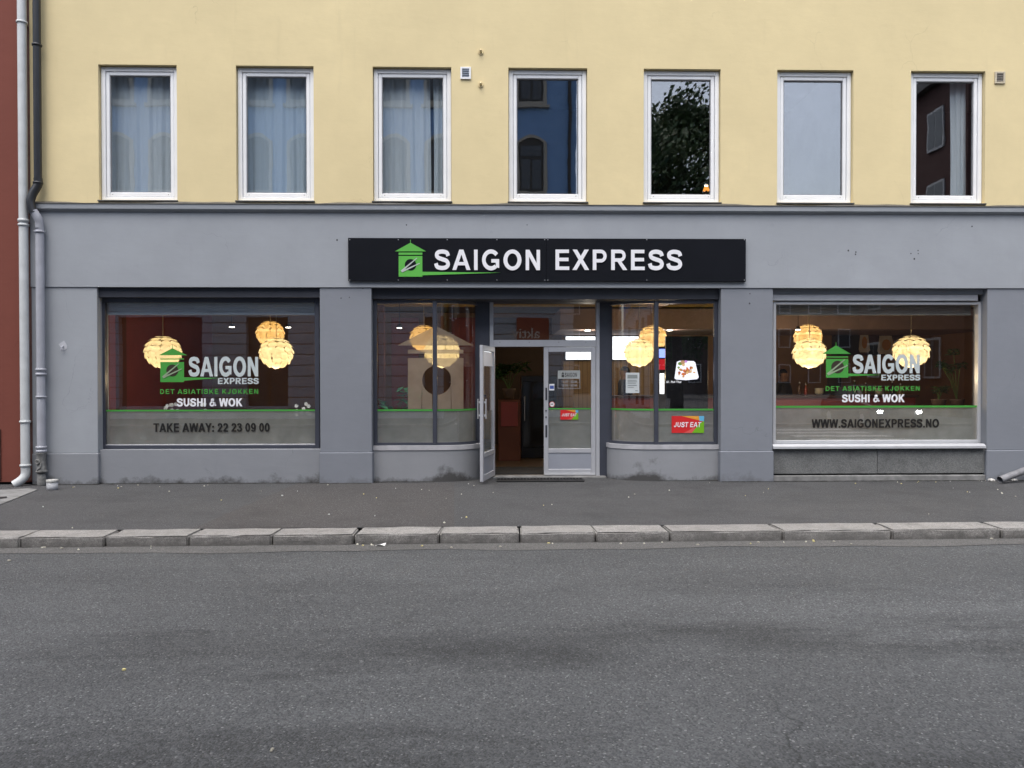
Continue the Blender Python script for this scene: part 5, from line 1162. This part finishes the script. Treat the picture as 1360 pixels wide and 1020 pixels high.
# the cook behind the counter
def person(x, y, z, h, face, lab):
    """one continuous skinned body, standing, with hair as a child"""
    s = h/1.75; J = [(0, 0, .93), (0, 0, 1.10), (0, 0, 1.30), (0, -.01, 1.44), (0, -.01, 1.50), (0, -.03, 1.60), (0, -.025, 1.70),
         (.19, 0, 1.40), (.25, .02, 1.14), (.22, -.12, .93), (.20, -.20, .90), (-.19, 0, 1.40), (-.25, .02, 1.14), (-.22, -.12, .93), (-.20, -.20, .90),
         (.10, 0, .86), (.11, -.01, .48), (.11, .02, .08), (.12, -.12, .03), (-.10, 0, .86), (-.11, -.01, .48), (-.11, .02, .08), (-.12, -.12, .03)]
    E_ = [(0, 1), (1, 2), (2, 3), (3, 4), (4, 5), (5, 6), (3, 7), (7, 8), (8, 9), (9, 10), (3, 11), (11, 12), (12, 13), (13, 7), (0, 15), (15, 16), (16, 17), (17, 18), (0, 19), (19, 20), (20, 21), (21, 22)]
    rad = [.15, .14, .16, .09, .055, .095, .085, .062, .048, .036, .035, .062, .048, .036, .035, .09, .062, .045, .04, .09, .062, .045, .04]
    me = bpy.data.meshes.new('person'); me.from_pydata([Vector(j)*s for j in J], E_, []); o = bpy.data.objects.new('person', me); COL.objects.link(o)
    md = o.modifiers.new('skin', 'SKIN'); me.skin_vertices
    for i, v_ in enumerate(me.skin_vertices[0].data): v_.radius = (rad[i]*s, rad[i]*s*(.8 if i < 3 else 1)); v_.use_root = (i == 0)
    o.modifiers.new('smooth', 'SUBSURF').levels = 2; o.modifiers['smooth'].render_levels = 2
    m, t, bb = nodes('dark_clothes_and_skin'); tcn = t.nodes.new('ShaderNodeTexCoord'); sp = t.nodes.new('ShaderNodeSeparateXYZ'); t.links.new(tcn.outputs['Object'], sp.inputs[0])
    t.links.new(mixc(t, mth(t, 'GREATER_THAN', sp.outputs[2], 1.47*s), (.012, .012, .015), (.22, .12, .08)), bb.inputs['Base Color']); bb.inputs['Roughness'].default_value = .8
    me.materials.append(m); o.location = (x, y, z); o.rotation_euler = (0, 0, face); tag(o, lab, 'person')
    bm = bmesh.new(); bmesh.ops.create_icosphere(bm, subdivisions=3, radius=1)
    for v_ in bm.verts: v_.co = Vector((v_.co.x*.098, v_.co.y*.115+.012, max(v_.co.z, -.45 if v_.co.y > -.2 else .15)*.115+1.655))*s
    hm = bpy.data.meshes.new('hair'); bm.to_mesh(hm); bm.free(); hm.materials.append(mat('black_hair', (.008, .007, .006), .5)); ho = bpy.data.objects.new('hair', hm); COL.objects.link(ho); ho.parent = o
    fb = MB()
    for sx in (-1, 1):
        fb.lathe([(.001, -.010), (.010, 0), (.001, .010)], (sx*.034*s, -.118*s, 1.655*s), 8); fb.lathe([(.001, -.03), (.014, 0), (.001, .03)], (sx*.096*s, -.02*s, 1.645*s), 8)
    fb.lathe([(.016, -.03), (.006, .03)], (0, -.125*s, 1.625*s), 8); fb.box(-.026*s, .026*s, -.121*s, -.112*s, 1.578*s, 1.588*s)
    fo = fb.build('face', mat('face_skin', (.22, .12, .08), .6)); fo.parent = o
yp_ = 5.3; b = MB(); b.box(X(800, 520, yp_), X(900, 520, yp_), 4.85, 6.2, ZFL+.001, .14, .004); struct('duckboard', b, DARKB)
ph = Z(487.5, 829, yp_)-.14
person(X(829.5, 500, yp_), yp_, .141, ph, R(-70), 'dark haired person in black standing behind the counter, seen in the right bay')
b = MB(); b.box(X(1020, 520, yp_), X(1075, 520, yp_), 4.85, 6.2, ZFL+.001, .14, .004); struct('duckboard', b, DARKB)
person(X(1040.5, 500, yp_), yp_, .141, Z(491, 1040, yp_)-.14, R(25), 'dark haired person behind the counter at the left of the right shop window')
# things standing on the counter
yk_ = yc+.25
rg = empty('cash_register', (X(1108, 515, yk_), yk_, zc), 'black cash register on the counter in the right shop window', 'cash register'); x = rg.location.x
bx('drawer', CASE, rg, x-.2, x+.2, yk_-.2, yk_+.2, zc+.001, zc+.12); bx('screen', CASE, rg, x-.15, x+.15, yk_-.02, yk_+.02, zc+.18, zc+.42); bx('neck', CASE, rg, x-.03, x+.03, yk_-.015, yk_+.015, zc+.121, zc+.179)
for i, (px, r_, h_, c_, lab) in enumerate(((1062, .04, .26, (.05, .02, .012), 'dark sauce bottle left of the cash register'), (1070, .035, .22, (.22, .03, .02), 'red sauce bottle left of the cash register'), (1135, .045, .30, (.02, .05, .02), 'green bottle right of the cash register'), (1150, .04, .24, (.10, .06, .02), 'brown bottle right of the cash register'), (1185, .04, .27, (.03, .03, .04), 'black bottle near the right end of the counter'), (1196, .04, .22, (.20, .16, .10), 'pale bottle near the right end of the counter'))):
    x = X(px, 515, yk_); r = empty('bottle', (x, yk_, zc), lab, 'bottle', 'bottles on the counter'); b = MB(); b.lathe([(r_*.95, .001), (r_, .02), (r_, h_*.6), (r_*.35, h_*.78), (r_*.35, h_)], (x, yk_, zc), 14); b.build('glass_body', mat('bottle_%d' % i, c_, .2), r, True); b = MB(); b.lathe([(r_*.42, h_+.0005), (r_*.42, h_+.03)], (x, yk_, zc), 10); b.build('cap', STEEL, r)
for px, lab in ((1168, 'stack of white bowls on the counter'), (1088, 'smaller stack of white bowls beside the cash register')):
    x = X(px, 515, yk_); r = empty('bowl_stack', (x, yk_, zc), lab, 'bowls')
    for k in range(4): b = MB(); b.lathe([(.05, .001+k*.03), (.095, .05+k*.03), (.10, .062+k*.03), (.09, .055+k*.03)], (x, yk_, zc), 16); b.build('bowl', mat('bowl_white', (.55, .54, .50), .4), r, True)

# ================================================================== ACROSS THE STREET (what the windows mirror)
YO = 18.5
def XO(px): return X(px, 300, YO)              # place on the far facade that the glass mirrors at that pixel
BLUE = plaster('blue_plaster', (.22, .37, .64), .3); PALE = plaster('pale_rustic_plaster', (.56, .60, .66), .3); TRIM = plaster('cream_trim', (.42, .39, .34), .2)
DGL = mat('far_dark_glass', (.07, .075, .085), .15, 0, .1); DFRM = mat('far_dark_frame', (.04, .035, .03), .5)
bb_ = empty('blue_building', (-14, -YO, 0), 'blue plastered building with arched windows across the street', 'building')
bxr = XO(766); bxl = -34.0
def obox(name, m, x0, x1, y0, y1, z0, z1, par, c=.01): return bx(name, m, par, x0, x1, -y1, -y0, z0, z1, c=c)
obox('upper_wall', BLUE, bxl, bxr, YO, YO+10, 5.0, 16.6, bb_, 0)
obox('cornice', TRIM, bxl-.1, bxr+.1, YO-.18, YO, 4.75, 5.0, bb_); obox('roof', mat('far_roof', (.06, .06, .065), .7), bxl-.3, bxr+.3, YO-.35, YO+10, 16.61, 17.1, bb_)
piers = [(-34.0, XO(150)), (XO(262), XO(322)), (XO(378), XO(430)), (XO(500), XO(562)), (XO(640), bxr)]
for a, c in piers:
    for k in range(11):
        obox('rustic_course', PALE, a, c, YO-.0, YO+.6, -.01+k*.434, -.01+k*.434+.40, bb_, .015)
    obox('pier_core', TRIM, a+.03, c-.03, YO+.06, YO+.55, 0, 4.75, bb_, 0)
for i in range(len(piers)-1):
    a, c = piers[i][1], piers[i+1][0]; obox('shop_glass', DGL, a, c, YO+.30, YO+.34, .5, 4.1, bb_, 0); obox('shop_lintel', PALE, a, c, YO+.02, YO+.5, 4.1, 4.74, bb_); obox('shop_plinth', PALE, a, c, YO+.05, YO+.5, 0, .5, bb_); obox('shop_frame', DFRM, (a+c)/2-.05, (a+c)/2+.05, YO+.25, YO+.299, .5, 4.1, bb_)
obox('ground_floor_inside', mat('far_inside', (.03, .028, .025), .9), bxl, bxr, YO+2.5, YO+9.8, 0, 4.74, bb_, 0)
def arch(x, z0, wd, h, grow):                  # segmental arched outline
    w_ = wd/2+grow; zs_ = z0+h*.91; pts = [(x-w_, z0-grow), (x+w_, z0-grow), (x+w_, zs_)]
    for k in range(1, 9): a = k/9; pts.append((x+w_-2*w_*a, zs_+(h*.09+grow)*math.sin(a*math.pi)))
    return pts+[(x-w_, zs_)]
cxw = (XO(690)+XO(722))/2; proto = None
for row, z0 in ((0, 5.75), (1, 9.15), (2, 12.75)):
    for k in range(14):
        x = cxw-k*1.83
        if proto is None:
            m1 = MB(); o_, i_ = arch(0, 0, .98, 2.15, .14), arch(0, 0, .98, 2.15, 0); n = len(o_)
            for y0, y1, A, Bq in ((YO-.07, YO, o_, i_),):
                for j in range(n):
                    j2 = (j+1) % n
                    m1.add([(A[j][0], y0, A[j][1]), (A[j2][0], y0, A[j2][1]), (Bq[j2][0], y0, Bq[j2][1]), (Bq[j][0], y0, Bq[j][1]), (A[j][0], y1, A[j][1]), (A[j2][0], y1, A[j2][1]), (Bq[j2][0], y1, Bq[j2][1]), (Bq[j][0], y1, Bq[j][1])], [(0, 1, 2, 3), (0, 4, 5, 1), (2, 6, 7, 3)])
            m1.v = [(x_, -y_, z_) for x_, y_, z_ in m1.v]; proto = m1.build('window', TRIM, bb_); kids = []
            m2 = MB(); m2.prism(arch(0, 0, .98, 2.15, -.01), -YO+.02, -YO-.05); kids.append(m2.build('frame', DFRM, proto))
            for (xa, xb, za, zb) in ((-.40, -.04, .10, 1.30), (.04, .40, .10, 1.30), (-.40, .40, 1.42, 1.84)):
                m3 = MB(); m3.box(xa, xb, -YO+.021, -YO+.03, za, zb); kids.append(m3.build('pane', DGL, proto))
            m4 = MB(); m4.box(-.75, .75, -YO, -YO+.16, -.28, -.15, .01); kids.append(m4.build('sill', TRIM, proto)); wn = proto
        else:
            wn = proto.copy(); COL.objects.link(wn)
            for q in kids: cc = q.copy(); COL.objects.link(cc); cc.parent = wn
        wn.location = Vector((x, 0, z0))-bb_.location
obox('downpipe_run', DFRM, XO(757)-.06, XO(757)+.06, YO-.16, YO-.03, 5.1, 16.5, bb_)
sgn = empty('estate_agent_sign', (XO(709), -YO, 3.2), 'red square sign across the street, mirrored in the glass above the door', 'sign')
x0, x1 = XO(687), XO(732); obox('panel', mat('sign_brick_red', (.36, .075, .035), .5), x0, x1, YO-.10, YO-.02, Z(452, 709, YO), Z(419, 709, YO), sgn)
ftext('lettering', 'aktiv', mat('sign_cream', (.75, .66, .60), .5), sgn, XO(719.5), Z(447.5, 709, YO), -YO+.104, .62, math.pi, .006)
# red-brown block on the side street, far right
rbk = empty('brown_building', (19, -18, 0), 'dark red brown building on the side street, mirrored in the rightmost upper window', 'building')
BRK = plaster('brown_plaster', (.065, .032, .030), .3)
bx('wall', BRK, rbk, 19, 42, -27, -18, -.005, 14.2, c=0); bx('roof', MT['far_roof'], rbk, 18.7, 42, -27.3, -17.7, 14.21, 14.6)
for k in range(3):
    for z0 in (1.6, 5.0, 8.3, 11.4):
        y = -20.2-k*2.6
        wq = bx('window', mat('far_grey_frame', (.35, .36, .38), .5), rbk, 18.94, 19.02, y-.62, y+.62, z0, z0+1.75); bx('pane', mat('far_sky_glass', (.05, .055, .06), .05), wq, 18.93, 18.945, y-.52, y-.03, z0+.1, z0+1.65, c=0); bx('pane', MT['far_sky_glass'], wq, 18.93, 18.945, y+.03, y+.52, z0+.1, z0+1.65, c=0)
# tree between the blue and the brown building
def tree(x, y, h, rx, z0, nleaf, lab, seed):
    rn = random.Random(seed); r = empty('broadleaf_tree', (x, y, 0), lab, 'tree')
    b = MB(); b.tube([(x, y, -.02), (x+.05, y, 2.5), (x-.1, y+.1, 5), (x, y, h*.6)], [.34, .27, .22, .12], 12)
    cl_ = []
    for k in range(42):
        a = rn.uniform(0, 6.28); u = rn.uniform(-1, 1); q = math.sqrt(1-u*u)*rn.uniform(.45, 1)
        c = Vector((x+rx*q*math.cos(a), y+rx*q*math.sin(a), (z0+h)/2+(h-z0)/2*u*rn.uniform(.7, 1))); cl_.append(c)
        if k % 3 == 0: b.tube([(x, y, z0*.75+k*.06), (x+(c.x-x)*.5, y+(c.y-y)*.5, z0*.8+(c.z-z0*.8)*.6), tuple(c)], [.09, .05, .02], 6)
    b.build('trunk', mat('bark', (.07, .055, .04), .9, 0, .3, 8), r, True)
    lf = MB()
    for i in range(nleaf):
        c = rn.choice(cl_); d = Vector([max(-1.8, min(1.8, rn.gauss(0, 1))) for _ in range(3)])*.6; p_ = c+d
        n = Vector((rn.uniform(-1, 1), rn.uniform(-1, 1), rn.uniform(-.6, 1))).normalized(); t = n.orthogonal().normalized(); s_ = n.cross(t); L = rn.uniform(.10, .19)
        lf.add([p_-t*L, p_+s_*L*.55, p_+t*L, p_-s_*L*.55], [(0, 1, 2, 3)])
    lf.build('crown', mat('tree_leaf', (.045, .085, .025), .6, 0, .4, 3), r)
tree(9.2, -26, 15.4, 3.6, 4.5, 30000, 'leafy street tree across the street, mirrored in the fifth upper window', 3)
tree(13.5, -46, 9.5, 3.6, 3.0, 7000, 'more distant tree up the side street', 9)
# waiting car with its headlights on, mirrored low in the right shop window
cr_ = empty('car', (13.5, -12.6, -.112), 'dark car facing the shop with its headlights lit', 'car')
PAINT = mat('car_paint', (.03, .035, .045), .25, .3); CGL = mat('car_glass', (.02, .022, .025), .06)
def carsec(prof, hw, b, shrink=0.0):           # side profile (y, z) given half width; rounded by inset rings
    n = len(prof); cy_ = sum(p[0] for p in prof)/n; cz_ = sum(p[1] for p in prof)/n; rings = []
    for f, s_ in ((-1, .90), (-.96, .975), (-.8, 1), (.8, 1), (.96, .975), (1, .90)):
        rings.append([(13.5+f*hw*(1-(shrink*(max(p[1]-.75, 0)))), -12.6-(cy_+(p[0]-cy_)*s_), -.112+cz_+(p[1]-cz_)*s_) for p in prof])
    b.add([q for r_ in rings for q in r_], [(i*n+k, i*n+(k+1) % n, (i+1)*n+(k+1) % n, (i+1)*n+k) for i in range(5) for k in range(n)]+[tuple(range(n)), tuple(range(5*n, 6*n))])
b = MB(); carsec([(.02, .28), (0, .50), (.06, .70), (.25, .80), (1.1, .93), (4.1, .95), (4.3, .80), (4.32, .35), (4.2, .25), (.15, .22)], .88, b); b.build('body', PAINT, cr_, True)
b = MB(); carsec([(1.0, .90), (1.75, 1.42), (3.3, 1.45), (4.0, .93)], .80, b, .25); b.build('cabin', CGL, cr_, False)
b = MB(); carsec([(1.72, 1.425), (1.9, 1.475), (3.2, 1.48), (3.35, 1.44)], .70, b); b.build('roof', PAINT, cr_, True)
for sx in (-1, 1):
    bx('headlight', glow('headlight_glow', (1, .98, .92), 38), cr_, 13.5+sx*.66-.09, 13.5+sx*.66+.09, -12.61, -12.56, .45, .56, c=.024)
    for yy_ in (-13.35, -16.0):
        w_ = MB(); xx = 13.5+sx*.80; prof = [(.20, -.10), (.31, -.10), (.32, 0), (.31, .10), (.20, .10)]
        w_.add([(xx+h_, yy_+r_*math.cos(k/20*math.tau), .208+r_*math.sin(k/20*math.tau)) for r_, h_ in prof for k in range(20)], [(i*20+k, i*20+(k+1) % 20, (i+1)*20+(k+1) % 20, (i+1)*20+k) for i in range(4) for k in range(20)])
        wh = w_.build('wheel', mat('tyre', (.02, .02, .02), .9), cr_, True)
        rm = MB(); rm.add([(xx+sx*.085, yy_+.20*math.cos(k/20*math.tau), .208+.20*math.sin(k/20*math.tau)) for k in range(20)], [tuple(range(20))]); rm.build('rim', ALU, wh)
bx('grille', CASE, cr_, 13.1, 13.9, -12.605, -12.57, .30, .44)

# unseen blocks added to keep open sky out of the curved panes' reflections
for (x0, x1, c, lab) in ((-75, -60, (.24, .20, .16), 'unseen ochre block added at the far left street end to shut out sky'), (60, 75, (.20, .19, .19), 'unseen grey block added at the far right street end to shut out sky')):
    eb = empty('end_sky_blocker', ((x0+x1)/2, -8, 0), lab, 'building'); xf = x1 if x0 < 0 else x0; sg_ = 1 if x0 < 0 else -1
    bx('wall', mat('end_wall_%d' % x1, c, .85, 0, .1, .5), eb, x0, x1, -30, 14, -.2, 15, c=0); bx('roof', MT['far_roof'], eb, x0-.3, x1+.3, -30.3, 14.3, 15.01, 15.5)
    for z0 in (1.2, 4.8, 8.2, 11.4):
        for k in range(14):
            y = -28+k*3; wq = bx('window', WHITEP, eb, xf-.02, xf+sg_*.08, y-.6, y+.6, z0, z0+1.9); bx('pane', DGL, wq, xf+sg_*.081, xf+sg_*.09, y-.5, y+.5, z0+.1, z0+1.8, c=0)

# a low row of houses far down the side street
bk_ = empty('terrace_row', (14, -62, 0), 'low brown terrace far down the side street', 'building')
bx('wall', mat('terrace_wall', (.12, .09, .075), .85, 0, .15, .4), bk_, -6, 60, -70, -61, -.2, 10.5, c=0); bx('roof', MT['far_roof'], bk_, -6.3, 60.3, -70.3, -60.7, 10.51, 11.2)
for z0 in (1.0, 4.4, 7.6):
    for k in range(22):
        x = -4+k*2.9; wq = bx('window', WHITEP, bk_, x-.6, x+.6, -61, -60.93, z0, z0+1.8); bx('pane', DGL, wq, x-.5, x+.5, -60.928, -60.92, z0+.1, z0+1.7, c=0)
